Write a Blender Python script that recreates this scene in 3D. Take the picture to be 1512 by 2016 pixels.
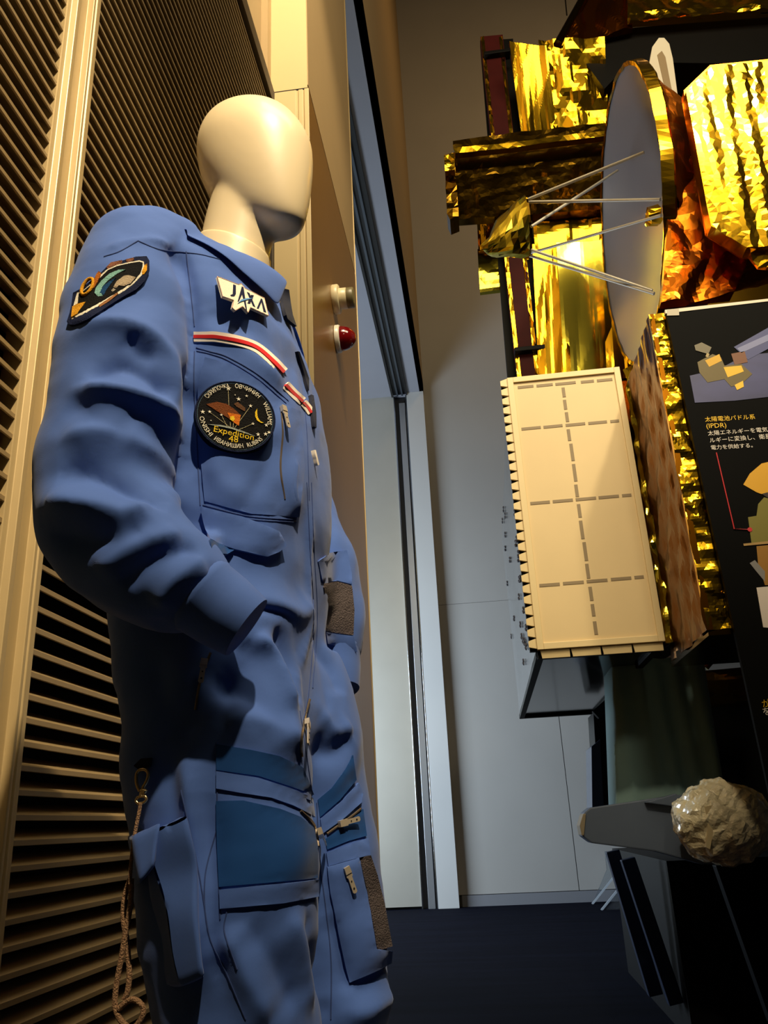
import bpy, bmesh, math, random
import numpy as np
from mathutils import Vector, Matrix, noise
from mathutils.bvhtree import BVHTree
from mathutils.geometry import delaunay_2d_cdt

for o in list(bpy.data.objects):
    bpy.data.objects.remove(o)
sc = bpy.context.scene
COL = sc.collection

# ------------------------------------------------------------------ camera
FPX, W, H = 1631.0, 1512.0, 2016.0
HC = 0.66                                      # lens height above the floor
def _d(x, y):
    v = np.array([x - W/2, -(y - H/2), -FPX]); return v/np.linalg.norm(v)
_Z = _d(545., -3300.)                          # vanishing point of the verticals
_Y = _d(968., 1614.); _Y = _Y - _Z*(_Y @ _Z); _Y /= np.linalg.norm(_Y)
_X = np.cross(_Y, _Z)
CM = np.array([_X, _Y, _Z])                    # camera axes in the room's axes
CP = np.array([0, 0, HC])
cam = bpy.data.cameras.new('camera'); camo = bpy.data.objects.new('camera', cam)
COL.objects.link(camo)
m4 = Matrix.Identity(4)
for i in range(3):
    for j in range(3):
        m4[i][j] = CM[i][j]
    m4[i][3] = CP[i]
camo.matrix_world = m4
cam.sensor_fit = 'VERTICAL'; cam.sensor_height = 24.0; cam.lens = 24.0*FPX/H
cam.clip_start = 0.02
sc.camera = camo

# ------------------------------------------------------------------ world, lamps, exposure
wd = bpy.data.worlds.new('world'); sc.world = wd; wd.use_nodes = True
wd.node_tree.nodes['Background'].inputs[0].default_value = (0.80, 0.72, 0.62, 1)
wd.node_tree.nodes['Background'].inputs[1].default_value = 0.012
sc.view_settings.view_transform = 'Standard'
sc.view_settings.look = 'None'
sc.view_settings.exposure = 0.0
sc.view_settings.gamma = 1.0
sc.view_settings.use_curve_mapping = False

def aim(o, tgt):
    o.rotation_euler = (Vector(tgt) - o.location).to_track_quat('-Z', 'Y').to_euler()
def spot(name, loc, tgt, watt, col, deg=50, blend=0.6, size=0.06):
    l = bpy.data.lights.new(name, 'SPOT'); l.energy = watt; l.color = col
    l.spot_size = math.radians(deg); l.spot_blend = blend; l.shadow_soft_size = size
    o = bpy.data.objects.new(name, l); COL.objects.link(o); o.location = loc; aim(o, tgt); return o
def area(name, loc, tgt, watt, col, sx, sy):
    l = bpy.data.lights.new(name, 'AREA'); l.energy = watt; l.color = col
    l.shape = 'RECTANGLE'; l.size = sx; l.size_y = sy
    o = bpy.data.objects.new(name, l); COL.objects.link(o); o.location = loc; aim(o, tgt); return o
WARM = (1.0, 0.80, 0.52); COOL = (0.72, 0.86, 1.0); GOLD = (1.0, 0.84, 0.55)
spot('key_spot', (0.84, -1.25, 4.70), (-0.42, 1.2, 1.82), 1450, WARM, 36, 1.0, 0.05)
spot('pier_spot', (0.55, 0.9, 6.6), (-0.66, 3.2, 4.5), 620, WARM, 44, 0.8, 0.08)
area('foil_fill_light', (1.5, 0.3, 6.6), (1.1, 5.0, 3.2), 210, GOLD, 3.2, 1.9)  # added unseen area light, there for the foil facets to reflect
spot('satellite_spot', (2.1, 0.9, 5.6), (1.3, 3.6, 3.3), 420, GOLD, 50, 0.6, 0.12)
spot('panel_spot', (-0.35, 0.3, 4.9), (0.72, 3.8, 2.2), 330, WARM, 31, 0.55, 0.10)
spot('foil_front_fill', (1.35, -1.2, 4.3), (1.08, 3.2, 2.7), 230, GOLD, 40, 0.8, 0.32)  # added fill that brightens the foil beside the board and behind the dish
area('passage_light', (-4.4, 8.4, 2.1), (0.0, 10.6, 2.1), 470, COOL, 3.0, 3.4)
area('upper_wall_fill', (4.0, 7.2, 12.4), (0.3, 11.8, 9.6), 90, (1.0, 0.62, 0.26), 2.0, 1.2)  # added warm fill, stands in for bounce on the upper back wall

# ------------------------------------------------------------------ pixel rays (used to size things on known planes)
def ray(x, y): return CM @ _d(x, y)
def onY(x, y, Y): r = ray(x, y); return CP + r*(Y/r[1])
def onX(x, y, X): r = ray(x, y); return CP + r*(X/r[0])
def onZ(x, y, Z): r = ray(x, y); return CP + r*((Z-HC)/r[2])

# ------------------------------------------------------------------ materials
def s2l(c):
    return tuple(((v/255.)/12.92 if v/255. <= 0.04045 else ((v/255.+0.055)/1.055)**2.4) for v in c)
MATS = {}
def mat(name, rgb, rough=0.5, metal=0.0, var=0.0, vscale=6.0, bump=0.0, bscale=60.0, spec=0.5,
        trans=0.0, sheen=0.0, coat=0.0, rvar=0.0, stretch=None, aniso=None):
    if name in MATS: return MATS[name]
    m = bpy.data.materials.new(name); m.use_nodes = True
    nt = m.node_tree; N = nt.nodes; L = nt.links; b = N['Principled BSDF']
    c = s2l(rgb) + (1,)
    b.inputs['Base Color'].default_value = c
    b.inputs['Roughness'].default_value = rough
    b.inputs['Metallic'].default_value = metal
    b.inputs['Specular IOR Level'].default_value = spec
    b.inputs['Transmission Weight'].default_value = trans
    b.inputs['Sheen Weight'].default_value = sheen
    b.inputs['Coat Weight'].default_value = coat
    tc = N.new('ShaderNodeTexCoord'); mp = N.new('ShaderNodeMapping')
    L.new(tc.outputs['Object'], mp.inputs[0])
    if stretch: mp.inputs['Scale'].default_value = stretch
    if var > 0 or rvar > 0:
        n = N.new('ShaderNodeTexNoise'); n.inputs['Scale'].default_value = vscale
        n.inputs['Detail'].default_value = 5; L.new(mp.outputs[0], n.inputs[0])
        if var > 0:
            r = N.new('ShaderNodeMix'); r.data_type = 'RGBA'
            r.inputs[6].default_value = tuple(v*(1-var) for v in c[:3]) + (1,)
            r.inputs[7].default_value = tuple(min(1, v*(1+var)) for v in c[:3]) + (1,)
            L.new(n.outputs[0], r.inputs[0]); L.new(r.outputs[2], b.inputs['Base Color'])
        if rvar > 0:
            q = N.new('ShaderNodeMapRange'); q.inputs[1].default_value = 0.3; q.inputs[2].default_value = 0.7
            q.inputs[3].default_value = max(0.02, rough-rvar); q.inputs[4].default_value = rough+rvar
            L.new(n.outputs[0], q.inputs[0]); L.new(q.outputs[0], b.inputs['Roughness'])
    if bump > 0:
        n2 = N.new('ShaderNodeTexNoise'); n2.inputs['Scale'].default_value = bscale
        n2.inputs['Detail'].default_value = 4; L.new(mp.outputs[0], n2.inputs[0])
        bp = N.new('ShaderNodeBump'); bp.inputs['Strength'].default_value = bump
        bp.inputs['Distance'].default_value = 0.01
        L.new(n2.outputs[0], bp.inputs['Height']); L.new(bp.outputs[0], b.inputs['Normal'])
    MATS[name] = m
    return m
def fabric(name, rgb, var=0.10, thread=900.0):
    """cotton twill: soft blotches, fine weave relief"""
    m = mat(name, rgb, 0.82, 0, var, 9.0, sheen=0.12, spec=0.25)
    nt = m.node_tree; N = nt.nodes; L = nt.links; b = N['Principled BSDF']
    tc = N.new('ShaderNodeTexCoord'); w = N.new('ShaderNodeTexWave')
    w.bands_direction = 'DIAGONAL'; w.inputs['Scale'].default_value = thread*0.6; w.inputs['Distortion'].default_value = 1.5
    n = N.new('ShaderNodeTexNoise'); n.inputs['Scale'].default_value = 160; n.inputs['Detail'].default_value = 6
    a = N.new('ShaderNodeMath'); a.operation = 'MULTIPLY_ADD'; a.inputs[1].default_value = 0.25
    L.new(tc.outputs['Object'], w.inputs[0]); L.new(tc.outputs['Object'], n.inputs[0])
    L.new(w.outputs[1], a.inputs[0]); L.new(n.outputs[0], a.inputs[2])
    bp = N.new('ShaderNodeBump'); bp.inputs['Strength'].default_value = 0.15; bp.inputs['Distance'].default_value = 0.002
    L.new(a.outputs[0], bp.inputs['Height']); L.new(bp.outputs[0], b.inputs['Normal'])
    return m

# ------------------------------------------------------------------ builders
def prop(o, label=None, cat=None, group=None, kind=None):
    if label: o['label'] = label
    if cat: o['category'] = cat
    if group: o['group'] = group
    if kind: o['kind'] = kind
    return o
def adopt(o, parent):
    if parent is not None:
        o.parent = parent
        t = Vector(parent.location); q = parent.parent
        while q is not None: q = q.parent          # parents of meshes stay at the origin
        o.matrix_parent_inverse = Matrix.Translation(-t)
def link(name, me, parent=None):
    o = bpy.data.objects.new(name, me); COL.objects.link(o); adopt(o, parent); return o
def thing(name, label, cat, loc=(0, 0, 0), group=None):
    o = bpy.data.objects.new(name, None); COL.objects.link(o); o.location = loc; o.empty_display_size = 0.05
    return prop(o, label, cat, group)
class MB:
    def __init__(s): s.v = []; s.f = []
    def add(s, vs, fs):
        k = len(s.v); s.v += [tuple(map(float, p)) for p in vs]; s.f += [tuple(i+k for i in q) for q in fs]; return s
    def box(s, a, b):
        x0, x1 = sorted((a[0], b[0])); y0, y1 = sorted((a[1], b[1])); z0, z1 = sorted((a[2], b[2]))
        return s.add([(x0,y0,z0),(x1,y0,z0),(x1,y1,z0),(x0,y1,z0),(x0,y0,z1),(x1,y0,z1),(x1,y1,z1),(x0,y1,z1)],
                     [(0,3,2,1),(4,5,6,7),(0,1,5,4),(1,2,6,5),(2,3,7,6),(3,0,4,7)])
    def prism(s, poly, ext):
        n = len(poly); e = np.array(ext, float)
        vs = [np.array(p, float) for p in poly] + [np.array(p, float)+e for p in poly]
        fs = [tuple(range(n))[::-1], tuple(range(n, 2*n))] + [(i, (i+1) % n, n+(i+1) % n, n+i) for i in range(n)]
        return s.add(vs, fs)
    def bar(s, p, q, w, h, up=(0, 0, 1)):
        p = Vector(p); q = Vector(q); d = (q-p).normalized(); u = Vector(up)
        if abs(d.dot(u)) > 0.98: u = Vector((0, 1, 0))
        r = d.cross(u).normalized()*w/2; u = r.cross(d).normalized()*h/2
        return s.prism([p-r-u, p+r-u, p+r+u, p-r+u], q-p)
    def tube(s, path, r, n=10, cap=True):
        P = [Vector(p) for p in path]; rr = r if hasattr(r, '__len__') else [r]*len(P)
        vs = []; fs = []; ref = None
        for i, p in enumerate(P):
            d = (P[min(i+1, len(P)-1)]-P[max(i-1, 0)]).normalized()
            if ref is None: ref = d.orthogonal().normalized()
            ref = (ref - d*ref.dot(d)).normalized(); b = d.cross(ref)
            for k in range(n):
                a = 2*math.pi*k/n; vs.append(p+(ref*math.cos(a)+b*math.sin(a))*rr[i])
        for i in range(len(P)-1):
            for k in range(n):
                fs.append((i*n+k, i*n+(k+1) % n, (i+1)*n+(k+1) % n, (i+1)*n+k))
        if cap: fs += [tuple(range(n))[::-1], tuple(range((len(P)-1)*n, len(P)*n))]
        return s.add(vs, fs)
    def build(s, name, m, parent=None, bevel=0.0, smooth=False, seg=2):
        me = bpy.data.meshes.new(name); me.from_pydata(s.v, [], s.f); me.validate()
        bm = bmesh.new(); bm.from_mesh(me); bmesh.ops.recalc_face_normals(bm, faces=bm.faces)
        if bevel > 0:
            es = [e for e in bm.edges if len(e.link_faces) == 2 and e.calc_face_angle(0) > 0.5]
            bmesh.ops.bevel(bm, geom=es, offset=bevel, segments=seg, affect='EDGES', profile=0.6, clamp_overlap=True)
        bm.to_mesh(me); bm.free()
        if smooth: me.shade_smooth(); me.set_sharp_from_angle(angle=math.radians(50))
        me.materials.append(m)
        return link(name, me, parent)
def polymesh(name, v, f, m, parent=None, smooth=False):
    b = MB(); b.add(v, f); return b.build(name, m, parent, 0, smooth)
def tri(t): t = t - np.floor(t); return np.abs(2*t-1)*2-1
def crumple(P, seed, scale=6.0, stretch=(1, 1, 1), k=6):
    """piecewise-flat folded-foil relief, about -1..1"""
    rg = np.random.default_rng(seed); P = P*np.array(stretch)
    wv = np.stack([np.sin(P @ rg.normal(size=3)*scale*0.9 + rg.uniform(0, 6)) for _ in range(3)], 1)
    Q = P + wv*0.10/scale*3
    out = np.zeros(len(P)); tot = 0
    for i in range(k):
        dr = rg.normal(size=3); dr /= np.linalg.norm(dr); fr = scale*rg.uniform(0.5, 1.9)
        w = 1/fr; out += tri(Q @ dr*fr + rg.uniform())*w; tot += w*0.6
    return out/tot
def foil_quad(name, A, B, C_, D_, n, m_, amp, seed, mt, parent, scale=6, stretch=(1, 1, 1), back=0.02, sub=None):
    """crumpled sheet A-B-C-D with a second skin behind it, so that it has a thickness"""
    A, B, C_, D_ = [np.array(p, float) for p in (A, B, C_, D_)]
    nr = np.cross(B-A, D_-A); nr /= np.linalg.norm(nr)
    if nr[1] > 0.2 or (abs(nr[1]) <= 0.2 and nr[0] > 0): nr = -nr
    U, V = np.meshgrid(np.linspace(0, 1, n+1), np.linspace(0, 1, m_+1), indexing='ij')
    u = U.ravel()[:, None]; v = V.ravel()[:, None]
    P = A*(1-u)*(1-v)+B*u*(1-v)+C_*u*v+D_*(1-u)*v
    h = crumple(P, seed, scale, stretch)
    if sub is not None: h = h + sub(u.ravel(), v.ravel())
    jit = np.random.default_rng(seed+1).normal(size=P.shape)*0.0
    P2 = P + nr*amp*h[:, None] + jit*(((u > 0) & (u < 1) & (v > 0) & (v < 1)))
    nv = len(P2); vs = np.concatenate([P2, P - nr*back]); fs = []
    ix = lambda i, j: i*(m_+1)+j
    for i in range(n):
        for j in range(m_):
            q = (ix(i, j), ix(i+1, j), ix(i+1, j+1), ix(i, j+1))
            if (i+j) % 2: fs += [(q[0], q[1], q[2]), (q[0], q[2], q[3])]
            else: fs += [(q[0], q[1], q[3]), (q[1], q[2], q[3])]
    ring = [ix(i, 0) for i in range(n)]+[ix(n, j) for j in range(m_)]+[ix(i, m_) for i in range(n, 0, -1)]+[ix(0, j) for j in range(m_, 0, -1)]
    for a, b in zip(ring, ring[1:]+ring[:1]): fs.append((a, b, b+nv, a+nv))
    fs.append(tuple(nv+i for i in (ix(0, 0), ix(n, 0), ix(n, m_), ix(0, m_))))
    return polymesh(name, vs, fs, mt, parent)
def foil_box(name, a, b, div, amp, seed, mt, parent, scale=6, stretch=(1, 1, 1)):
    bm = bmesh.new(); bmesh.ops.create_cube(bm, size=1.0)
    a = np.array(a, float); b = np.array(b, float)
    bmesh.ops.subdivide_edges(bm, edges=bm.edges[:], cuts=div, use_grid_fill=True)
    P = np.array([v.co[:] for v in bm.verts]); P = (P+0.5)*(b-a)+a
    off = np.stack([crumple(P, seed+i, scale, stretch) for i in range(3)], 1)*amp
    P = P+off
    for v, p in zip(bm.verts, P): v.co = p
    bmesh.ops.triangulate(bm, faces=bm.faces[:])
    me = bpy.data.meshes.new(name); bm.to_mesh(me); bm.free(); me.materials.append(mt)
    return link(name, me, parent)
def text_geo(s, size=1.0):
    cu = bpy.data.curves.new('t', 'FONT'); cu.body = s; cu.size = size; cu.resolution_u = 2
    o = bpy.data.objects.new('t', cu); COL.objects.link(o)
    dg = bpy.context.evaluated_depsgraph_get(); dg.update()
    me = bpy.data.meshes.new_from_object(o.evaluated_get(dg))
    v = np.array([x.co[:2] for x in me.vertices]).reshape(-1, 2); f = [tuple(p.vertices) for p in me.polygons]
    bpy.data.objects.remove(o); bpy.data.curves.remove(cu); bpy.data.meshes.remove(me)
    return v, f
def lathe(prof, n=32):
    """prof: (radius, height) pairs -> verts, faces around +Z"""
    vs = []; fs = []
    for r, h in prof:
        for k in range(n):
            a = 2*math.pi*k/n; vs.append((r*math.cos(a), r*math.sin(a), h))
    for i in range(len(prof)-1):
        for k in range(n): fs.append((i*n+k, i*n+(k+1) % n, (i+1)*n+(k+1) % n, (i+1)*n+k))
    fs += [tuple(range(n))[::-1], tuple(range((len(prof)-1)*n, len(prof)*n))]
    return np.array(vs), fs
def rotate_to(vs, axis, loc):
    q = Vector((0, 0, 1)).rotation_difference(Vector(axis)); return [q @ Vector(v) + Vector(loc) for v in vs]

# ================================================================== THE ROOM
M_SLAT = mat('louver_paint', (140, 120, 86), 0.42, 0.1, 0.08, 20)
M_POST = mat('post_paint', (186, 164, 120), 0.42, 0.25, 0.06, 14)
M_BLACK = mat('flat_black', (10, 9, 8), 0.9)
M_CREAM = mat('cream_panel', (214, 190, 140), 0.5, 0, 0.04, 3)
M_TAN = mat('tan_wall', (176, 150, 108), 0.55, 0, 0.05, 4)
M_BRASS = mat('brushed_bronze_steel', (140, 100, 44), 0.30, 0.25, 0.05, 5, 0.03, 30)
M_STEEL = mat('brushed_steel', (196, 194, 184), 0.34, 0.55, 0.06, 3, 0.04, 40)
M_CHROME = mat('polished_steel', (205, 207, 212), 0.16, 1.0)
M_WALL = mat('grey_wall_panel', (164, 162, 158), 0.55, 0.0, 0.06, 1.6)
M_SOFFIT = mat('soffit_grey', (150, 150, 158), 0.7, 0, 0.05, 3)
M_CARPET = mat('navy_carpet', (14, 17, 30), 0.95, 0, 0.7, 2.2, 0.5, 400, spec=0.05, stretch=(0.35, 3.0, 1.0))

FZ = -0.36                                     # the mannequin stands on a low plinth, the hall floor is lower
KB = (HC-FZ)/HC
class BB(MB):
    """boxes of the far end wall, given at two thirds of their real distance and size"""
    def box(s, a, b): return MB.box(s, *[(p[0]*KB, p[1]*KB, HC+(p[2]-HC)*KB) for p in (a, b)])
fl = MB().box((-7.5, -3.5, FZ-0.10), (9.5, 13.0, FZ)).build('floor', M_CARPET); prop(fl, 'dark navy carpeted floor of the hall', kind='structure')

# left wall: backing, two louvred panels and the ribbed post between them
XL = -0.75
wl = MB().box((-1.1, -3.5, FZ), (-0.83, 3.1, 9.0)).box((-0.83, 3.03, 4.02), (-0.795, 3.1, 9.0)).build('wall_left', M_TAN)
prop(wl, 'tan service wall covered by dark gapped louvre panels', kind='structure')
bk = MB().box((-0.83, 0.2, 0.02), (-0.818, 3.02, 3.97)).build('louver_backing', M_BLACK, wl)
PITCH = 0.0385
def slat_mesh(L):
    pr = [(-0.002, -0.0050), (0.0, -0.0042), (0.0, 0.0040), (-0.002, 0.0055), (-0.032, 0.0220), (-0.042, 0.0240), (-0.042, 0.0225), (-0.032, 0.0205), (-0.0035, 0.0040), (-0.0035, -0.0050)]
    b = MB().prism([(x, 0, z) for x, z in pr], (0, L, 0)); o = b.build('slat', M_SLAT); me = o.data
    bpy.data.objects.remove(o); return me
for (y0, y1) in ((0.30, 1.225), (1.325, 2.955)):
    me = slat_mesh(y1-y0)
    for k in range(101):
        o = bpy.data.objects.new('slat', me); COL.objects.link(o); o.parent = wl
        o.location = (XL-0.012, y0, 0.045+k*PITCH)
M_DARKFR = mat('dark_bronze_frame', (62, 50, 34), 0.5, 0.3, 0.1, 10)
MB().box((-0.82, 1.32, 3.93), (XL+0.004, 2.985, 4.02)).build('louver_head_rail', M_DARKFR, wl, 0.003)
MB().box((-0.82, 2.955, 0.0), (XL+0.004, 2.985, 3.93)).build('louver_end_stile', M_DARKFR, wl, 0.003)
pf = [(1.205, -0.80), (1.205, -0.760), (1.215, -0.757), (1.219, -0.744), (1.232, -0.744), (1.236, -0.757), (1.279, -0.757),
      (1.282, -0.743), (1.290, -0.743), (1.293, -0.752), (1.303, -0.752), (1.305, -0.748), (1.311, -0.748), (1.314, -0.757), (1.337, -0.757), (1.337, -0.80)]
MB().prism([(x, y, 0) for y, x in pf], (0, 0, 4.9)).build('louver_post', M_POST, wl, 0.0015)

# pier beyond the louvres
YP, XS = 3.1, -0.607
YF = 4.66
pier = MB().box((-1.3, YP, FZ), (XS, YF, 12.0)).build('wall_pier', M_CREAM)
prop(pier, 'cream wall pier standing beyond the louvre wall', kind='structure')
MB().box((XS, YP+0.004, 4.18), (XS+0.004, YF, 12.0)).build('upper_side_panel', M_TAN, pier)
MB().box((XS, YP+0.004, FZ), (XS+0.006, YF-0.012, 4.15)).build('bronze_side_panel', M_BRASS, pier)
MB().box((-0.80, YP-0.006, FZ), (-0.665, YP, 4.145)).build('door_leaf_panel', M_CREAM, pier, 0.002)
MB().box((-0.652, YP-0.006, FZ), (-0.630, YP, 4.145)).build('door_stop', M_CREAM, pier, 0.002)
MB().box((-0.622, YP-0.008, FZ), (XS+0.008, YP, 4.145)).build('corner_trim', M_CREAM, pier, 0.002)
MB().box((-0.66, YP-0.001, 4.145), (-0.62, YP, 4.155)).build('head_gap', M_BLACK, pier)
MB().box((-0.80, YP-0.0015, 4.148), (XS+0.001, YP, 4.156)).build('head_joint', M_BLACK, pier)
MB().box((XS-0.01, YF-0.012, FZ), (XS+0.010, YF+0.004, 12.0)).build('edge_strip', M_POST, pier, 0.002)

# back wall with panel joints, the partition jamb and the folding-partition track in the soffit
YB = 7.62                                      # in the far wall's own scale
wb = BB().box((-3.6, YB+0.01, 0), (5.5, YB+0.25, 11.0)).build('wall_back', mat('joint_dark', (60, 60, 60), 0.8))
prop(wb, 'pale grey panelled wall at the end of the hall', kind='structure')
xj = 0.665
for (xa, xb, za, zb) in ((-0.34, xj-0.003, 0.09, 2.57), (xj+0.003, 5.5, 0.09, 2.57), (-0.34, 5.5, 2.573, 11.0)):
        BB().box((xa, YB-0.012, za), (xb, YB+0.01, zb)).build('wall_panel', M_WALL, wb)
bb = BB().box((-0.30, YB-0.022, 0), (5.5, YB+0.01, 0.085)).build('baseboard_back', mat('grey_baseboard', (120, 122, 128), 0.6)); prop(bb, 'grey skirting along the back wall', kind='structure')
sf = BB().box((-3.6, YF/KB+0.006, 4.80), (-0.322, YB+0.01, 4.95)).build('ceiling', M_SOFFIT); prop(sf, 'grey soffit over the side passage', kind='structure')
fa = BB().box((-0.60, YF/KB+0.006, 4.95), (-0.361, YB+0.01, 11.0)).box((-0.36, YF/KB+0.006, 4.80), (-0.322, YB+0.01, 11.0)).build('wall_fascia', mat('fascia_tan', (164, 140, 100), 0.6, 0, 0.05, 2)); prop(fa, 'tan fascia above the side passage soffit', kind='structure')
tr = BB().box((-0.650, YF/KB+0.006, 4.770), (-0.630, 7.53, 4.80)).box((-0.500, YF/KB+0.006, 4.770), (-0.486, 7.53, 4.80)).box((-0.63, YF/KB+0.006, 4.795), (-0.5, 7.53, 4.799)).build('trim_1', mat('track_black', (14, 15, 18), 0.5))
prop(tr, 'black partition track running along the soffit', kind='structure')
for xa in (-0.598, -0.548):
    BB().box((xa, YF/KB+0.006, 4.778), (xa+0.018, 7.53, 4.795)).build('track_rail', mat('track_rail_grey', (82, 88, 96), 0.45, 0.5), tr)
jl = BB().box((-1.9, 7.56, 0.02), (-0.632, YB+0.01, 4.80)).build('trim_2', M_STEEL); prop(jl, 'steel jamb panel behind the bronze pier edge', kind='structure')
jm = BB().box((-0.495, 7.51, 0), (-0.322, YB+0.01, 4.80)).build('trim_3', mat('jamb_paint', (196, 198, 198), 0.4, 0.1, 0.04, 2), None, 0.003); prop(jm, 'pale jamb band beside the partition channel', kind='structure')
ch = BB().box((-0.632, 7.60, 0), (-0.495, YB+0.01, 4.80)).build('trim_4', mat('channel_dark', (24, 24, 26), 0.5)); prop(ch, 'dark upright partition channel with polished guides', kind='structure')
BB().box((-0.634, 7.545, 0), (-0.622, 7.60, 4.78)).build('channel_lip', M_CHROME, ch, 0.002)
BB().box((-0.578, 7.535, 0), (-0.520, 7.60, 4.70)).build('channel_guide', mat('guide_steel', (186, 190, 196), 0.3, 0.8), ch, 0.003)
BB().box((-0.508, 7.525, 0), (-0.497, 7.60, 4.78)).build('channel_lip', M_CHROME, ch, 0.002)

# alarm bell and red lamp on the bronze side of the pier
def fixture(name, label, cat, px, parts):
    c = onX(px[0], px[1], XS+0.006); t = thing(name, label, cat, tuple(c))
    for nm, prof, m in parts:
        vs, fs = lathe(prof, 28); polymesh(nm, rotate_to(vs, (1, 0, 0), c), fs, m, t, True)
    return t
M_IVORY = mat('ivory_plastic', (222, 208, 168), 0.35)
fixture('alarm_sounder', 'ivory round alarm sounder with a stepped grey cap on the pier', 'alarm', (656, 590),
        [('base', [(0.075, 0.0), (0.078, 0.004), (0.078, 0.030), (0.072, 0.036)], M_IVORY),
         ('body', [(0.056, 0.036), (0.056, 0.072), (0.052, 0.076)], M_IVORY),
         ('cap', [(0.054, 0.076), (0.055, 0.080), (0.055, 0.108), (0.050, 0.113), (0.020, 0.114)], mat('cap_olive', (112, 104, 72), 0.4))])
dome = [(0.066*math.cos(a), 0.028+0.082*math.sin(a)) for a in np.linspace(0, math.pi/2-0.05, 10)]
fixture('red_alarm_lamp', 'dark red domed alarm lamp with a white collar on the pier', 'alarm lamp', (661, 668),
        [('collar', [(0.070, 0.0), (0.074, 0.003), (0.074, 0.022), (0.068, 0.028)], mat('collar_white', (226, 220, 204), 0.3)),
         ('dome', dome, mat('red_lens', (112, 10, 12), 0.12, 0, coat=0.6))])

# ================================================================== THE MANNEQUIN IN THE BLUE COVERALL
MO = Vector((-0.335, 1.09, 0.0)); _a = math.radians(10)
MF = Vector((math.cos(_a), -math.sin(_a), 0)); MR = Vector((-math.sin(_a), -math.cos(_a), 0))
def ml(u, v, z): return MO + MF*u + MR*v + Vector((0, 0, z))
man = thing('mannequin', 'faceless cream mannequin wearing a blue astronaut coverall in front of louvres', 'mannequin', tuple(MO))
M_SUIT = fabric('blue_twill', (68, 100, 172))
M_SUIT2 = fabric('blue_twill_flat', (70, 102, 175))
M_PAD = fabric('petrol_blue_loop_tape', (4, 62, 126), 0.12, 1500)
M_NAVY = fabric('navy_webbing', (14, 20, 42))
M_SKIN = mat('mannequin_cream', (226, 208, 170), 0.42, 0, 0.02, 6, coat=0.15)
M_ZIP = mat('zip_pull_metal', (226, 212, 190), 0.3, 0.55)
M_GAP = mat('gap_shade', (10, 12, 20), 0.95)  # near-black colour for the shade in cuffs, pull holes and strap edge

def loft(rings, n=40, p=2.3):
    """rings: (u, v, z, b, w[, tilt]) ellipses across the local up axis"""
    vs = []; fs = []
    for r in rings:
        u, v, z, b, w = r[:5]; tl = r[5] if len(r) > 5 else 0.0
        for k in range(n):
            a = 2*math.pi*k/n; c, s_ = math.cos(a), math.sin(a)
            x = b*math.copysign(abs(c)**(2/p), c); y = w*math.copysign(abs(s_)**(2/p), s_)
            vs.append(ml(u+x, v+y, z+tl*x))
    for i in range(len(rings)-1):
        for k in range(n): fs.append((i*n+k, i*n+(k+1) % n, (i+1)*n+(k+1) % n, (i+1)*n+k))
    fs += [tuple(range(n))[::-1], tuple(range((len(rings)-1)*n, len(rings)*n))]
    return vs, fs
def smooth_path(pts, k=6):
    """Catmull-Rom through points of any dimension"""
    P = [np.array(p, float) for p in pts]; P = [2*P[0]-P[1]] + P + [2*P[-1]-P[-2]]; out = []
    for i in range(1, len(P)-2):
        for t in np.linspace(0, 1, k, endpoint=False):
            a, b, c, d = P[i-1:i+3]
            out.append(0.5*((2*b)+(-a+c)*t+(2*a-5*b+4*c-d)*t*t+(-a+3*b-3*c+d)*t**3))
    out.append(P[-2]); return out
def fuse(parts, voxel, it, fac=0.5):
    b = MB()
    for v, f in parts: b.add(v, f)
    o = b.build('tmp', M_SUIT)
    r = o.modifiers.new('r', 'REMESH'); r.mode = 'VOXEL'; r.voxel_size = voxel
    s_ = o.modifiers.new('s', 'SMOOTH'); s_.factor = fac; s_.iterations = it
    dg = bpy.context.evaluated_depsgraph_get(); dg.update()
    me = bpy.data.meshes.new_from_object(o.evaluated_get(dg)); d = o.data
    bpy.data.objects.remove(o); bpy.data.meshes.remove(d); return me

torso = loft(smooth_path([
    (-0.030, 0, 1.512, 0.060, 0.075), (-0.032, 0, 1.488, 0.078, 0.130), (-0.030, 0, 1.455, 0.092, 0.178), (-0.020, 0, 1.40, 0.103, 0.195),
    (-0.008, 0, 1.32, 0.112, 0.190), (0.004, 0, 1.22, 0.120, 0.182), (0.010, 0, 1.12, 0.121, 0.176), (0.002, 0, 1.02, 0.122, 0.172),
    (-0.008, 0, 0.93, 0.124, 0.176), (0.002, 0, 0.85, 0.118, 0.180), (0.020, 0, 0.78, 0.105, 0.165), (0.03, 0, 0.735, 0.08, 0.12)], 3), 48, 2.5)
def leg(sv, du):
    return loft(smooth_path([(0.010+du*0.3, sv*0.090, 0.90, 0.105, 0.085), (0.028+du*0.6, sv*0.093, 0.80, 0.112, 0.095), (0.040+du, sv*0.097, 0.69, 0.108, 0.097),
        (0.056+du, sv*0.100, 0.58, 0.098, 0.092), (0.072+du, sv*0.101, 0.475, 0.086, 0.084), (0.066+du, sv*0.102, 0.36, 0.078, 0.078),
        (0.045+du, sv*0.104, 0.22, 0.076, 0.076), (0.032+du, sv*0.105, 0.10, 0.072, 0.070), (0.030+du, sv*0.105, 0.055, 0.070, 0.068)], 3), 36, 2.2)
def arm(pts):
    P = smooth_path(pts, 5); b = MB(); b.tube([ml(*p[:3]) for p in P], [p[3] for p in P], 28); return b.v, b.f
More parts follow.
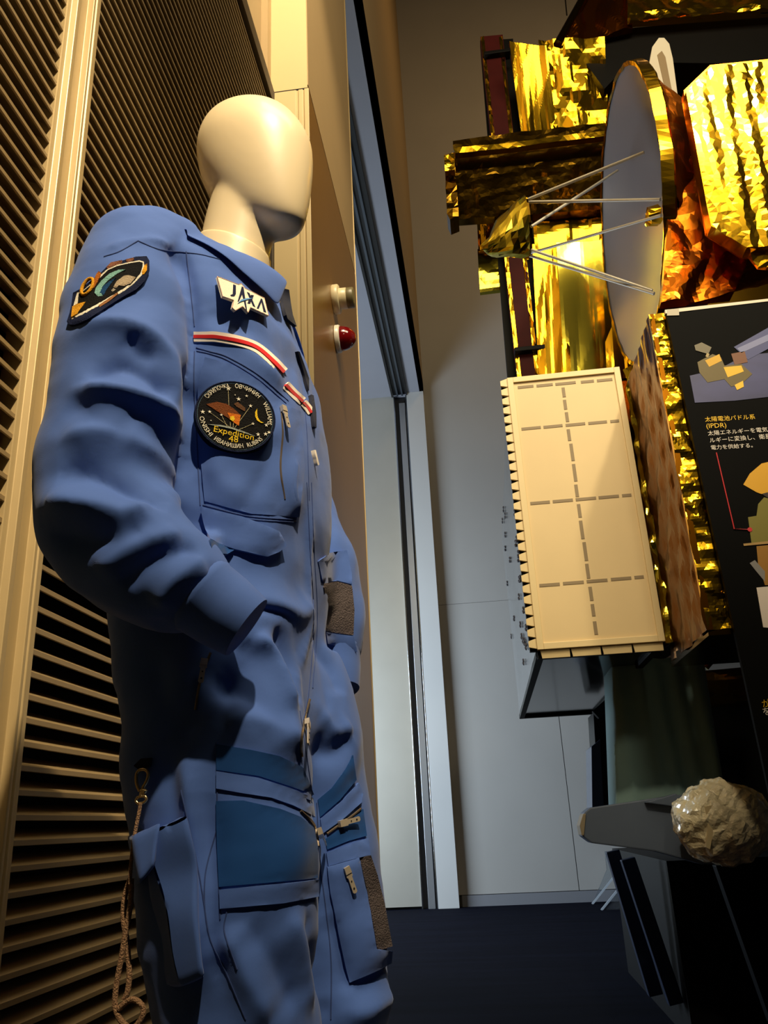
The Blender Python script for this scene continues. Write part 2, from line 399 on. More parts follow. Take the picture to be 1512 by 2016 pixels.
RA = [(-0.030, 0.110, 1.455, 0.060), (-0.062, 0.165, 1.435, 0.074), (-0.066, 0.193, 1.36, 0.080), (-0.052, 0.212, 1.25, 0.084), (-0.044, 0.228, 1.14, 0.084),
      (-0.050, 0.240, 1.045, 0.080), (-0.022, 0.243, 0.985, 0.077), (0.022, 0.238, 0.945, 0.068), (0.062, 0.232, 0.918, 0.054), (0.090, 0.228, 0.900, 0.040)]
LA = [(-0.030, -0.110, 1.455, 0.060), (-0.062, -0.165, 1.435, 0.074), (-0.066, -0.193, 1.36, 0.080), (-0.030, -0.212, 1.24, 0.080), (0.005, -0.222, 1.14, 0.078),
      (0.034, -0.226, 1.07, 0.076), (0.052, -0.220, 1.00, 0.072), (0.060, -0.210, 0.94, 0.062), (0.064, -0.204, 0.905, 0.050)]
suit = fuse([torso, leg(1, 0.0), leg(-1, 0.012), arm(RA), arm(LA)], 0.0045, 12)
n_v = len(suit.vertices)
co = np.empty(n_v*3); suit.vertices.foreach_get('co', co); co = co.reshape(-1, 3)
def normals(me):
    a = np.empty(len(me.vertices)*3); me.vertices.foreach_get('normal', a); return a.reshape(-1, 3)
def bvh_of(me):
    return BVHTree.FromPolygons([v.co for v in me.vertices], [tuple(p.vertices) for p in me.polygons])
def cast(bv, x, y):
    r = Vector(ray(x, y)); h = bv.ray_cast(Vector(CP), r)
    if h[0] is not None: return h[0], h[1]
    best = None                                   # past the outline: nearest cloth to the line of sight
    for t in np.linspace(0.7, 1.9, 40):
        q = Vector(CP)+r*t; h = bv.find_nearest(q)
        if h[0] is not None and (best is None or h[3] < best[0]): best = (h[3], h[0], h[1])
    return best[1], best[2]
bv0 = bvh_of(suit); nr0 = normals(suit)
disp = np.zeros(n_v)
def fold(px, width, amp, side=None):
    """a pressed ridge (amp > 0) or hollow (amp < 0) of the cloth along a line"""
    global disp
    P = [np.array(cast(bv0, *q)[0]) for q in px]
    pts = np.array(smooth_path(P, 8)) if len(P) > 2 else np.array([P[0]+(P[1]-P[0])*t for t in np.linspace(0, 1, 12)])
    lo = pts.min(0)-3.2*width; hi = pts.max(0)+3.2*width
    ix = np.where(((co > lo) & (co < hi)).all(1))[0]
    if not len(ix): return
    D = np.linalg.norm(co[ix][:, None]-pts[None], axis=2); j = D.argmin(1); dmin = D.min(1)
    tt = j/(len(pts)-1); taper = np.clip(np.minimum(tt, 1-tt)*5+0.25, 0, 1)
    disp[ix] += amp*taper*np.exp(-0.75*(dmin/width)**1.35)
mm = 0.001
for px, w_, a_ in [
    # right sleeve, shoulder to elbow
    ([(215, 495), (245, 480), (300, 475), (345, 490)], 5*mm, 3*mm), ([(330, 480), (350, 520), (370, 600)], 9*mm, -6*mm),
    ([(250, 660), (275, 688), (310, 705)], 9*mm, -6*mm), ([(150, 660), (240, 640), (330, 700), (345, 800)], 14*mm, 7*mm),
    ([(170, 750), (240, 715), (300, 745), (330, 790)], 12*mm, -12*mm), ([(150, 765), (230, 768), (300, 790), (345, 830)], 9*mm, 10*mm),
    ([(130, 790), (190, 825), (260, 860)], 12*mm, -6*mm), ([(120, 870), (200, 845), (290, 880), (350, 950)], 14*mm, 6*mm),
    ([(250, 800), (310, 860), (350, 930)], 12*mm, -5*mm),
    ([(110, 935), (190, 930), (270, 970), (330, 1005)], 13*mm, -13*mm), ([(100, 985), (180, 1000), (270, 1005), (350, 985)], 13*mm, 11*mm),
    ([(100, 1050), (180, 1065), (270, 1050), (380, 1025)], 12*mm, -9*mm), ([(190, 1125), (280, 1070), (360, 1060)], 13*mm, 7*mm),
    ([(240, 1150), (320, 1095), (390, 1085)], 10*mm, -9*mm), ([(310, 1190), (350, 1140), (400, 1105)], 11*mm, 8*mm),
    ([(300, 1230), (350, 1210), (390, 1190)], 10*mm, -6*mm),
    # sleeve seam against the chest
    ([(345, 470), (375, 560), (380, 660), (368, 780)], 5*mm, -5*mm), ([(350, 700), (380, 800), (385, 900), (395, 1000)], 10*mm, -7*mm),
    # chest and waist
    ([(400, 650), (480, 690), (560, 770)], 16*mm, 4*mm), ([(420, 610), (440, 640), (500, 650)], 9*mm, -4*mm),
    ([(540, 860), (520, 930), (480, 1000)], 10*mm, -5*mm), ([(580, 900), (570, 960), (580, 1010)], 9*mm, 4*mm),
    ([(410, 900), (450, 960), (540, 1000)], 16*mm, 4*mm),
    ([(430, 1200), (500, 1190), (580, 1210), (605, 1180)], 18*mm, 9*mm), ([(610, 1000), (608, 1120), (600, 1240), (592, 1350)], 7*mm, 4*mm),
    ([(500, 1260), (480, 1320), (420, 1380)], 20*mm, -10*mm), ([(540, 1235), (575, 1300), (590, 1380)], 12*mm, -12*mm),
    ([(505, 1250), (545, 1300), (575, 1400)], 10*mm, 8*mm), ([(440, 1400), (520, 1420), (585, 1470)], 16*mm, 10*mm),
    ([(420, 1330), (500, 1380), (560, 1450)], 14*mm, -10*mm), ([(300, 1300), (330, 1400), (400, 1440)], 18*mm, -7*mm),
    ([(620, 1250), (650, 1310), (672, 1370)], 12*mm, -7*mm), ([(630, 1400), (660, 1440), (690, 1430)], 11*mm, 6*mm), ([(615, 1480), (660, 1480), (692, 1450)], 11*mm, -8*mm),
    # thighs and knees
    ([(360, 1480), (375, 1600), (395, 1750), (400, 1900)], 13*mm, 8*mm), ([(335, 1500), (350, 1620), (370, 1760)], 10*mm, -6*mm),
    ([(405, 1560), (412, 1700), (420, 1830), (450, 1960)], 11*mm, -11*mm), ([(440, 1830), (480, 1920), (530, 2010)], 14*mm, 8*mm),
    ([(480, 1820), (540, 1900), (590, 1990)], 14*mm, -7*mm), ([(600, 1800), (618, 1880), (640, 1990)], 10*mm, -9*mm), ([(560, 1800), (600, 1880), (620, 1990)], 12*mm, 5*mm),
    ([(650, 1800), (680, 1890), (690, 1960)], 10*mm, -7*mm), ([(700, 1960), (740, 1930), (765, 1890)], 11*mm, -6*mm), ([(680, 2000), (740, 1980), (768, 1960)], 11*mm, 6*mm)]:
    fold(px, w_*(1.0 if a_ > 0 else 1.15), a_*(1.9 if a_ > 0 else 1.35))
# loose-cloth creases everywhere: broad flat planes meeting in soft ridges
wav = np.array([noise.noise(Vector((p[0]*11, p[1]*11, p[2]*7))) for p in co])
disp += 0.0030*wav + 0.0042*crumple(co, 11, 4.5, (1, 1, 1.35), 5) + 0.0022*crumple(co, 23, 12.0, (1, 1, 1.2), 5)
lg = np.clip((0.86-co[:, 2])/0.12, 0, 1)
disp += lg*(0.0040*crumple(co, 37, 6.5, (1, 1, 0.55), 4))
co2 = co + nr0*disp[:, None]
ed_ = np.empty(len(suit.edges)*2, dtype=np.int32); suit.edges.foreach_get('vertices', ed_); ed_ = ed_.reshape(-1, 2)
deg_ = np.bincount(ed_.ravel(), minlength=n_v)[:, None]
for _ in range(2):                                # relax the cloth a little so that no crease folds over itself
    acc = np.zeros_like(co2)
    for ax in range(3):
        acc[:, ax] = np.bincount(ed_[:, 0], co2[ed_[:, 1], ax], n_v)+np.bincount(ed_[:, 1], co2[ed_[:, 0], ax], n_v)
    co2 = 0.5*co2+0.5*acc/deg_
suit.vertices.foreach_set('co', co2.ravel()); suit.update(); suit.shade_smooth()
suit.materials.clear(); suit.materials.append(M_SUIT)
suit_o = link('coverall', suit, man); suit_o['label'] = 'faded blue cotton one-piece coverall'
BV = bvh_of(suit)

# ---- pieces sewn on the cloth -------------------------------------------------------------------
def avg_normal(n, r=0.0): return n
def cloth_patch(name, poly, m, parent, off=0.0015, thick=0.003, step=9.0, curve=True, bulge=0.0):
    """sews a shape (outline in photo pixels, met by the cloth there) onto the coverall"""
    poly = [np.array(p, float) for p in poly]
    B = []
    for a, b in zip(poly, poly[1:]+poly[:1]):
        k = max(1, int(np.linalg.norm(b-a)/step))
        B += [a+(b-a)*t for t in np.linspace(0, 1, k, endpoint=False)]
    nb = len(B); A = np.array(B); lo, hi = A.min(0), A.max(0); pts = [Vector(p) for p in B]
    def inside(q):
        c = False
        for i in range(nb):
            a, b = A[i], A[i-1]
            if (a[1] > q[1]) != (b[1] > q[1]) and q[0] < (b[0]-a[0])*(q[1]-a[1])/(b[1]-a[1])+a[0]: c = not c
        return c
    for x in np.arange(lo[0]+step/2, hi[0], step):
        for y in np.arange(lo[1]+step/2, hi[1], step):
            if inside((x, y)) and np.linalg.norm(A-np.array((x, y)), axis=1).min() > step*0.45: pts.append(Vector((x, y)))
    V, _, Fc, *_ = delaunay_2d_cdt(pts, [(i, (i+1) % nb) for i in range(nb)], [], 1, 1e-4)
    return drape(name, [(v.x, v.y) for v in V], [tuple(f) for f in Fc], m, parent, off, thick, bulge, A)
def drape(name, V, Fc, m, parent, off, thick, bulge=0.0, A=None):
    hits = [cast(BV, x, y) for x, y in V]; PN = np.array([h[1] for h in hits]); nb = [set() for _ in V]
    dep = np.array([(h[0]-Vector(CP)).length for h in hits]); dir_ = [ray(x, y) for x, y in V]
    for f in Fc:
        for a, b in zip(f, tuple(f[1:])+tuple(f[:1])): nb[a].add(b); nb[b].add(a)
    nb = [list(s_) for s_ in nb]
    for _ in range(5): PN = np.array([0.4*PN[i]+0.6*PN[nb[i]].mean(0) for i in range(len(V))])
    for _ in range(2): dep = np.array([0.5*dep[i]+0.5*dep[nb[i]].mean() for i in range(len(V))])
    PN /= np.linalg.norm(PN, axis=1)[:, None]
    top = []; bot = []
    for (x, y), n, p in zip(V, PN, [CP+d_*t_ for d_, t_ in zip(dir_, dep)]):
        p = Vector(p); n = Vector(n)
        h = 0.0
        if bulge and A is not None:
            d = np.linalg.norm(A-np.array((x, y)), axis=1).min(); h = bulge*min(1, d/14.0)**0.6
        top.append(p+n*(off+thick+h)); bot.append(p+n*(off-0.0025))
    k = len(V); cnt = {}
    for f in Fc:
        for a, b in zip(f, f[1:]+f[:1]): cnt[(a, b)] = 1
    fs = [tuple(f) for f in Fc] + [tuple(i+k for i in f[::-1]) for f in Fc]
    fs += [(b, a, a+k, b+k) for (a, b) in cnt if (b, a) not in cnt]
    return polymesh(name, top+bot, fs, m, parent, True)
def ribbon(name, line, w, m, parent, off=0.001, thick=0.002, dense=8):
    """a sewn band along a line, w pixels wide"""
    L = np.array(smooth_path(line, dense)); T = np.gradient(L, axis=0); T /= np.linalg.norm(T, axis=1)[:, None]
    Nn = np.stack([-T[:, 1], T[:, 0]], 1); ww = np.interp(np.linspace(0, 1, len(L)), np.linspace(0, 1, len(w)), w) if hasattr(w, '__len__') else np.full(len(L), w)
    k = 3; V = []; Fc = []
    for i in range(len(L)):
        for j in range(k): V.append(tuple(L[i]+Nn[i]*ww[i]*(j/(k-1)-0.5)))
    for i in range(len(L)-1):
        for j in range(k-1): Fc.append((i*k+j, i*k+j+1, (i+1)*k+j+1, (i+1)*k+j))
    return drape(name, V, Fc, m, parent, off, thick)
def seam(name, line, parent, m=None, r=0.0008, off=0.0002, stitch=True):
    """stitched seam: a thin raised thread line lying on the cloth"""
    L = smooth_path(line, 14); P = []
    for q in L:
        p, n = cast(BV, *q); P.append(p+n*off)
    return MB().tube(P, r, 6).build(name, m or M_SEAM, parent, 0, True)
M_SEAM = mat('seam_thread', (46, 68, 124), 0.9)

# ---- head and neck
head_parts = [loft(smooth_path([(0.080, 0, 1.572, 0.016, 0.016), (0.074, 0, 1.580, 0.038, 0.034), (0.058, 0, 1.605, 0.062, 0.050), (0.045, 0, 1.65, 0.082, 0.064),
    (0.035, 0, 1.70, 0.096, 0.074), (0.029, 0, 1.745, 0.101, 0.0785), (0.023, 0, 1.778, 0.097, 0.076), (0.017, 0, 1.812, 0.083, 0.066),
    (0.013, 0, 1.833, 0.062, 0.050), (0.010, 0, 1.846, 0.035, 0.029), (0.010, 0, 1.850, 0.012, 0.010)], 4), 40, 2.05),
    loft([(-0.010, 0, 1.50, 0.059, 0.054, -0.25), (-0.004, 0, 1.56, 0.058, 0.053, -0.25), (0.005, 0, 1.61, 0.060, 0.053, -0.1), (0.016, 0, 1.66, 0.060, 0.054)], 40, 2.0)]
hd = fuse(head_parts, 0.0045, 14); hd.shade_smooth(); hd.materials.clear(); hd.materials.append(M_SKIN)
hd = link('head', hd, man); hd['label'] = 'smooth cream egg-shaped head without a face'
nv_, nf_ = loft(smooth_path([(-0.018, 0, 1.42, 0.075, 0.078, -0.42), (-0.014, 0, 1.47, 0.066, 0.066, -0.42), (-0.012, 0, 1.515, 0.064, 0.060, -0.42), (-0.006, 0, 1.552, 0.0615, 0.0568, -0.42), (-0.0055, 0, 1.5545, 0.0595, 0.0550, -0.42)], 4), 40, 2.0)
nk = polymesh('neck_base', nv_, nf_, M_SKIN, man, True); nk['label'] = 'cream neck piece below the seam'

# ---- cuffs
def cuff(p0, p1, r0, r1, name='cuff'):
    p0 = ml(*p0); p1 = ml(*p1); d = (p1-p0)
    pr = [(0.0, r0), (0.12, r0+0.003), (0.16, r0+0.0015), (0.55, (r0+r1)/2+0.002), (0.95, r1), (1.0, r1-0.001), (1.0, r1-0.004), (0.5, r1-0.006), (0.1, r1-0.008)]
    b = MB(); b.tube([p0+d*t for t, _ in pr], [r for _, r in pr], 32, cap=False)
    o = b.build(name, M_SUIT2, man, 0, True)
    MB().tube([p0+d*0.55, p0+d*0.60], r1-0.004, 24).build('cuff_shade_plug', M_GAP, o)  # dark disc across the cuff, paints the shade inside the sleeve
    return o
c1 = cuff((0.078, 0.230, 0.908), (0.127, 0.208, 0.868), 0.0425, 0.0375)
c2 = cuff((0.060, -0.207, 0.925), (0.074, -0.196, 0.855), 0.0545, 0.0455)

# ---- collar: a standing band that folds over onto the shoulders
def collar_side(sg, end=1.0):
    rows = []
    for i in range(25):
        t = i/24*end; ph = math.pi*(1-t*0.93)                      # from the nape to the front opening
        cu, sn = math.cos(ph), math.sin(ph)
        rin = 0.074; ztop = 1.508-0.050*t**1.3-0.012*t
        inner = (-0.012+rin*cu+0.012*t, sg*rin*sn, ztop-0.030)
        top = (-0.012+(rin+0.004)*cu+0.016*t, sg*(rin+0.004)*sn, ztop+0.012)
        fl = 0.070+0.020*math.sin(t*math.pi)+0.020*max(0, t-0.75)*4
        out = (-0.014+(rin+0.022)*cu+0.026*t, sg*(rin+0.016+0.012*t)*sn+sg*0.010*t, ztop+0.002)
        tip = (-0.020+(rin+fl*(1-0.85*t))*cu*0.92+0.026*t, sg*((rin+fl)*sn+0.022*t**3), ztop-0.040-0.030*t**2.2)
        h_ = BV.find_nearest(ml(*tip)); q_ = h_[0]+h_[1]*(0.005+0.008*t**3)-MO; tip = (q_.dot(MF), q_.dot(MR), q_.z)
        mid = tuple((a+b)/2 for a, b in zip(out, tip)); mid = (mid[0], mid[1], mid[2]+0.006)
        rows.append([ml(*q) for q in (inner, top, out, mid, tip)])
    k = 5; vs = [p for r in rows for p in r]; fs = []
    for i in range(len(rows)-1):
        for j in range(k-1): fs.append((i*k+j, i*k+j+1, (i+1)*k+j+1, (i+1)*k+j))
    me = bpy.data.meshes.new('collar'); me.from_pydata(vs, [], fs); me.shade_smooth(); me.materials.append(M_SUIT2)
    o = link('collar', me, man)
    so = o.modifiers.new('t', 'SOLIDIFY'); so.thickness = 0.004; so.offset = 0
    sb = o.modifiers.new('s', 'SUBSURF'); sb.levels = 2; sb.render_levels = 2
    return o
col_r = collar_side(1); col_l = collar_side(-1, 0.74)

def cA(*p): return [(100+x/2.4387, 450+y/2.4387) for x, y in p]
def cB(*p): return [(100+x/2.2235, 950+y/2.2235) for x, y in p]
def cC(*p): return [(180+x/2.4387, 1400+y/2.4387) for x, y in p]
def cD(*p): return [(x/4.32, 1600+y/4.32) for x, y in p]
# ---- tricolour braid across the chest
M_RED = fabric('red_braid', (206, 18, 28), 0.05); M_WHITE = fabric('white_braid', (240, 230, 216), 0.04)
for nm, ln, w in (('chest_braid', cA((690, 524), (745, 523), (800, 524), (900, 545), (985, 578), (1060, 640), (1112, 693)), 19.5),
                  ('chest_braid', cA((1120, 752), (1160, 795), (1202, 832)), 17.5), ('chest_braid', cA((1206, 838), (1226, 862), (1244, 888)), 15)):
    b = ribbon(nm, ln, w, M_WHITE, man, 0.0022, 0.0006); ribbon('red_stripe', ln, w*0.34, M_RED, b, 0.0027, 0.0006)

# ---- seams and panels of the chest
for ln in (cA((698, 572), (760, 590), (850, 618), (1000, 706), (1140, 828)), cA((700, 588), (770, 604), (850, 634), (990, 720), (1130, 840)),
           cA((1215, 830), (1230, 1000), (1240, 1300)), cA((720, 1340), (950, 1395), (1180, 1410)), cA((730, 1328), (950, 1382), (1175, 1398)),
           cA((690, 590), (688, 750), (700, 1000), (718, 1330)),
           cA((420, 60), (520, 100), (640, 115), (720, 125), (820, 150)), cA((255, 135), (330, 110), (420, 58)), cA((650, 110), (672, 300), (690, 470)),
           cB((700, 410), (740, 430)), cB((1120, 0), (1135, 300), (1150, 600), (1130, 900), (1105, 1040)), cB((1140, 0), (1152, 300), (1166, 600), (1146, 900))):
    seam('seam', ln, man)
pk = cloth_patch('chest_pocket', cA((740, 620), (860, 650), (1000, 735), (1120, 845), (1195, 880), (1215, 1150), (1190, 1385), (960, 1370), (740, 1310), (715, 1000), (705, 760)), M_SUIT2, man, 0.0005, 0.0010, 8)
pf_ = cloth_patch('pocket_flap', cB((662, 108), (830, 152), (985, 215), (1016, 278), (985, 305), (935, 326), (800, 300), (688, 262)), M_SUIT2, man, 0.0045, 0.0018, 7, bulge=0.0012)
cloth_patch('flap_loop_tape', cB((690, 255), (800, 300), (770, 318), (700, 316)), M_PAD, pf_, 0.001, 0.002, 8)

# ---- zips: a thin tooth line with a metal slider and pull
M_TOOTH = mat('zip_teeth', (120, 108, 96), 0.4, 0.6)
def zip_(line, pull, wpx=5.0):
    z = seam('zip', line, man, M_TOOTH, 0.0016, 0.0012)
    (p, n), (q, n2) = cast(BV, *pull[0]), cast(BV, *pull[1])
    p = p+n*0.0055; q = q+n2*0.0075; d = q-p; s_ = d.cross(n).normalized(); L = d.length
    w = 0.0038
    b = MB(); t = n*0.0016
    o1 = [p-s_*w*0.8, p+s_*w*0.8, p+d*0.30+s_*w*1.15, p+d*0.34+s_*w*0.75, p+d*0.95+s_*w*0.8, q+s_*w*0.4, q-s_*w*0.4, p+d*0.95-s_*w*0.8, p+d*0.34-s_*w*0.75, p+d*0.30-s_*w*1.15]
    b.prism(o1, t); b.prism([p-s_*w-d*0.10-n*0.003, p+s_*w-d*0.10-n*0.003, p+s_*w*1.1+d*0.18-n*0.003, p-s_*w*1.1+d*0.18-n*0.003], n*0.0055)
    b.build('zip_pull', M_ZIP, z)
    for c, r_ in ((p+d*0.8, 0.0011), (p+d*0.5, 0.0009)): MB().tube([c+n*0.0012, c+n*0.0022], r_, 8).build('pull_hole', M_GAP, z)
zip_(cA((1100, 850), (1110, 980), (1100, 1150), (1120, 1300)), cA((1105, 872), (1121, 965)))
zip_(cB((700, 745), (665, 830), (648, 900), (634, 995)), cB((672, 780), (652, 888)))
zip_(cB((1130, 950), (1105, 1050), (1092, 1150), (1096, 1200)), cB((1106, 1056), (1096, 1140)))
zip_(cC((1000, 480), (1060, 540), (1078, 600), (1085, 650)), cC((1078, 590), (1116, 640)))
zip_(cC((1130, 590), (1190, 545), (1240, 510), (1290, 470)), cC((1186, 542), (1266, 520)))
zip_(cC((1212, 745), (1245, 880), (1270, 990), (1305, 1140)), cC((1216, 758), (1250, 868)))

# ---- thigh and knee panels
p1 = cloth_patch('thigh_pad', cC((600, 158), (760, 185), (900, 215), (1008, 268), (1040, 340), (1062, 402), (950, 362), (800, 312), (600, 282)), M_PAD, man, 0.0008, 0.0010, 7)
s_1 = cloth_patch('thigh_strap', cC((600, 288), (800, 322), (950, 372), (1056, 418), (1068, 510), (960, 455), (860, 418), (720, 395), (600, 372)), M_SUIT2, man, 0.0016, 0.0012, 7)
seam('stitch', cC((606, 300), (800, 336), (950, 386), (1050, 430)), s_1); seam('stitch', cC((720, 392), (860, 416), (960, 452), (1066, 506)), s_1, M_GAP)
p2 = cloth_patch('knee_pad', cC((600, 432), (730, 430), (900, 470), (1000, 510), (1062, 562), (1080, 650), (1080, 800), (880, 820), (615, 845), (606, 640)), M_PAD, man, 0.0008, 0.0010, 7)
seam('stitch', cC((612, 682), (740, 700), (900, 730), (1040, 765)), p2, mat('pad_seam', (4, 44, 92), 0.9))
b1 = cloth_patch('knee_band', cC((618, 858), (800, 838), (960, 822), (1082, 806), (1082, 890), (920, 920), (760, 935), (620, 948)), M_SUIT2, man, 0.0016, 0.0012, 7)
seam('stitch', cC((620, 874), (800, 852), (960, 836), (1080, 822)), b1); seam('stitch', cC((620, 890), (800, 866), (960, 850), (1080, 836)), b1)
cloth_patch('thigh_pad', cC((1086, 425), (1150, 370), (1215, 280), (1252, 212), (1268, 330), (1190, 425), (1096, 510)), M_PAD, man, 0.0008, 0.0010, 7)
s_2 = cloth_patch('thigh_strap', cC((1096, 520), (1190, 438), (1275, 345), (1296, 395), (1290, 440), (1200, 520), (1105, 590)), M_SUIT2, man, 0.0016, 0.0012, 7)
seam('stitch', cC((1100, 530), (1195, 448), (1280, 360)), s_2); seam('stitch', cC((1102, 545), (1198, 462), (1284, 376)), s_2)
cloth_patch('knee_pad', cC((1120, 615), (1200, 560), (1300, 470), (1318, 600), (1230, 625), (1130, 665)), M_PAD, man, 0.0008, 0.0010, 7)
b2 = cloth_patch('knee_band', cC((1126, 682), (1230, 645), (1322, 610), (1332, 692), (1230, 718), (1136, 745)), M_SUIT2, man, 0.0016, 0.0012, 7)
seam('stitch', cC((1128, 694), (1230, 656), (1324, 622)), b2); seam('stitch', cC((1130, 706), (1230, 668), (1326, 634)), b2)
M_MESH = mat('grey_mesh_cloth', (84, 74, 76), 0.85, 0, 0.25, 260, 0.8, 520)
cloth_patch('mesh_panel', cC((1278, 706), (1330, 694), (1362, 790), (1395, 925), (1432, 1128), (1362, 1150), (1330, 950)), M_MESH, man, 0.002, 0.002, 12)
sp = cloth_patch('shin_pocket', cC((1130, 748), (1276, 706), (1330, 960), (1358, 1140), (1432, 1150), (1428, 1208), (1236, 1302), (1180, 1040), (1142, 870)), M_SUIT2, man, 0.002, 0.002, 8, bulge=0.0015)
for ln in (cC((1222, 1240), (1330, 1195), (1426, 1160)), cC((1145, 800), (1185, 1010), (1225, 1230)), cC((1240, 1280), (1330, 1240), (1424, 1196)), cC((1290, 770), (1335, 980), (1365, 1140))): seam('stitch', ln, sp)
for ln in (cC((600, 150), (604, 400), (608, 700), (618, 1000)), cC((604, 560), (545, 800), (560, 1060), (650, 1260), (740, 1480)), cC((1082, 440), (1095, 700), (1125, 950), (1150, 1200), (1150, 1480)),
           cC((430, 380), (470, 560), (520, 800), (560, 1060)), cC((650, 960), (640, 1060), (700, 1240)), cC((1000, 0), (1030, 200), (1060, 400))): seam('seam', ln, man)

# ---- left sleeve: mesh pocket, bands
cloth_patch('mesh_panel', cB((1186, 442), (1250, 438), (1312, 456), (1322, 560), (1318, 668), (1250, 660), (1196, 650)), M_MESH, man, 0.002, 0.002, 8)
cloth_patch('sleeve_band', cB((1160, 345), (1210, 310), (1290, 300), (1310, 400), (1312, 450), (1250, 434), (1180, 440)), M_SUIT2, man, 0.002, 0.002, 8)
cloth_patch('sleeve_band', cB((1198, 655), (1250, 664), (1318, 672), (1332, 740), (1260, 718), (1205, 705)), M_SUIT2, man, 0.003, 0.002, 8)
# ---- dark tabs of the far lapel and the name tape on the far chest
cloth_patch('lapel_tab', [(545, 582), (552, 574), (560, 576), (563, 600), (567, 625), (574, 646), (566, 640), (556, 632), (550, 610)], M_NAVY, man, 0.006, 0.003, 7)
cloth_patch('name_tape', [(579, 693), (583, 694), (594, 725), (602, 748), (602, 772), (594, 745)], M_NAVY, man, 0.003, 0.003, 6)
cloth_patch('name_tape', [(606, 780), (611, 782), (616, 815), (616, 845), (611, 842)], M_NAVY, man, 0.003, 0.003, 6)
cloth_patch('arm_tape', [(611, 888), (614, 888), (621, 916), (618, 918)], M_WHITE, man, 0.003, 0.003, 5)

# ---- cargo pocket on the outer thigh, snap hook and looped cord
def onV(x, y, v):
    r = Vector(ray(x, y)); o_ = MO+MR*v; return Vector(CP)+r*((o_-Vector(CP)).dot(MR)/r.dot(MR))
V1, V0 = 0.212, 0.135
def grid_block(name, corners, n, m, amp, seed, parent, mt=M_SUIT):
    c = [np.array(q, float) for q in corners]           # 8 corners: front a b c d, behind e f g h
    vs = []; fs = []
    def face(a, b, c_, d):
        k = len(vs)
        for i in range(n+1):
            for j in range(m+1):
                u, v = i/n, j/m; vs.append(a*(1-u)*(1-v)+b*u*(1-v)+c_*u*v+d*(1-u)*v)
        for i in range(n):
            for j in range(m): fs.append((k+i*(m+1)+j, k+(i+1)*(m+1)+j, k+(i+1)*(m+1)+j+1, k+i*(m+1)+j+1))
    a, b, c_, d, e, f, g, h = c
    for q in ((a, b, c_, d), (e, h, g, f), (a, d, h, e), (b, f, g, c_), (a, e, f, b), (d, c_, g, h)): face(*q)
    P = np.array(vs); off = np.stack([crumple(P, seed+i, 11, (1, 1, 0.8), 5) for i in range(3)], 1)*amp
    cen = P.mean(0); P = P+off
    o = MB().add(P, fs)
    me = bpy.data.meshes.new(name); me.from_pydata(o.v, [], o.f); bm = bmesh.new(); bm.from_mesh(me)
    bmesh.ops.remove_doubles(bm, verts=bm.verts, dist=1e-5); bmesh.ops.recalc_face_normals(bm, faces=bm.faces)
    for _ in range(3): bmesh.ops.smooth_vert(bm, verts=bm.verts, factor=0.35, use_axis_x=True, use_axis_y=True, use_axis_z=True)
    bm.to_mesh(me); bm.free(); me.shade_smooth(); me.materials.append(mt); return link(name, me, parent)
cp = grid_block('cargo_pocket', [onV(300, 1640, V1), onV(368, 1600, V1), onV(398, 1912, V1), onV(345, 1935, V1),
                                 onV(270, 1650, V0), onV(360, 1600, 0.09), onV(400, 1905, 0.09), onV(308, 1948, V0)], 10, 16, 0.006, 31, man)
fp = grid_block('pocket_flap', [onV(256, 1640, V1+0.004), onV(318, 1612, V1+0.006), onV(306, 1700, V1+0.012), onV(274, 1742, V1+0.012),
                                onV(250, 1648, V0), onV(316, 1618, V0), onV(303, 1700, V0+0.01), onV(268, 1735, V0)], 8, 8, 0.003, 41, cp, M_SUIT2)
M_BRASSY = mat('hook_brass', (205, 180, 130), 0.25, 0.9)
hk = MB().tube([onV(x, y, 0.196) for x, y in smooth_path(cC((232, 385), (218, 350), (216, 310), (228, 286), (255, 280), (272, 296), (268, 330), (250, 365), (238, 388)), 5)], 0.0019, 8).build('snap_hook', M_BRASSY, man, 0, True)
MB().tube([onV(x, y, 0.196) for x, y in smooth_path(cC((236, 385), (260, 384), (240, 398), (242, 412)), 5)], 0.0024, 8).build('swivel', M_BRASSY, hk, 0, True)
MB().tube([onV(x, y, 0.196) for x, y in smooth_path(cC((222, 442), (214, 430), (224, 414), (255, 408), (264, 425), (250, 440), (222, 444)), 5)], 0.0016, 8).build('ring', M_BRASSY, hk, 0, True)
cloth_patch('hook_strap', cC((218, 262), (252, 228), (296, 224), (290, 268), (246, 284)), M_NAVY, hk, 0.002, 0.003, 8)
M_CORD = mat('tan_cord', (176, 138, 104), 0.85, 0, 0.2, 300, 0.8, 500)
cord = MB().tube([onV(x, y, 0.200) for x, y in smooth_path(cC((236, 442), (230, 480), (218, 540), (200, 640), (188, 760), (186, 830)), 6)], 0.0021, 8)
def strand(pts, v): cord.tube([onV(x, y, v) for x, y in smooth_path(pts, 8)], 0.0029, 10)
strand(cD((1110, 560), (1075, 660), (1052, 780), (1052, 930), (1078, 1080), (1092, 1250), (1100, 1380), (1085, 1520), (1055, 1590)), 0.185)
strand(cD((1118, 560), (1115, 700), (1100, 850), (1068, 1010), (1042, 1180), (1012, 1340), (985, 1500), (978, 1640), (1010, 1740), (1060, 1800), (1110, 1838), (1170, 1800), (1215, 1720), (1212, 1650), (1165, 1600), (1110, 1592), (1050, 1630), (1010, 1672)), 0.191)
co_ = cord.build('lanyard_cord', M_CORD, man, 0, True)

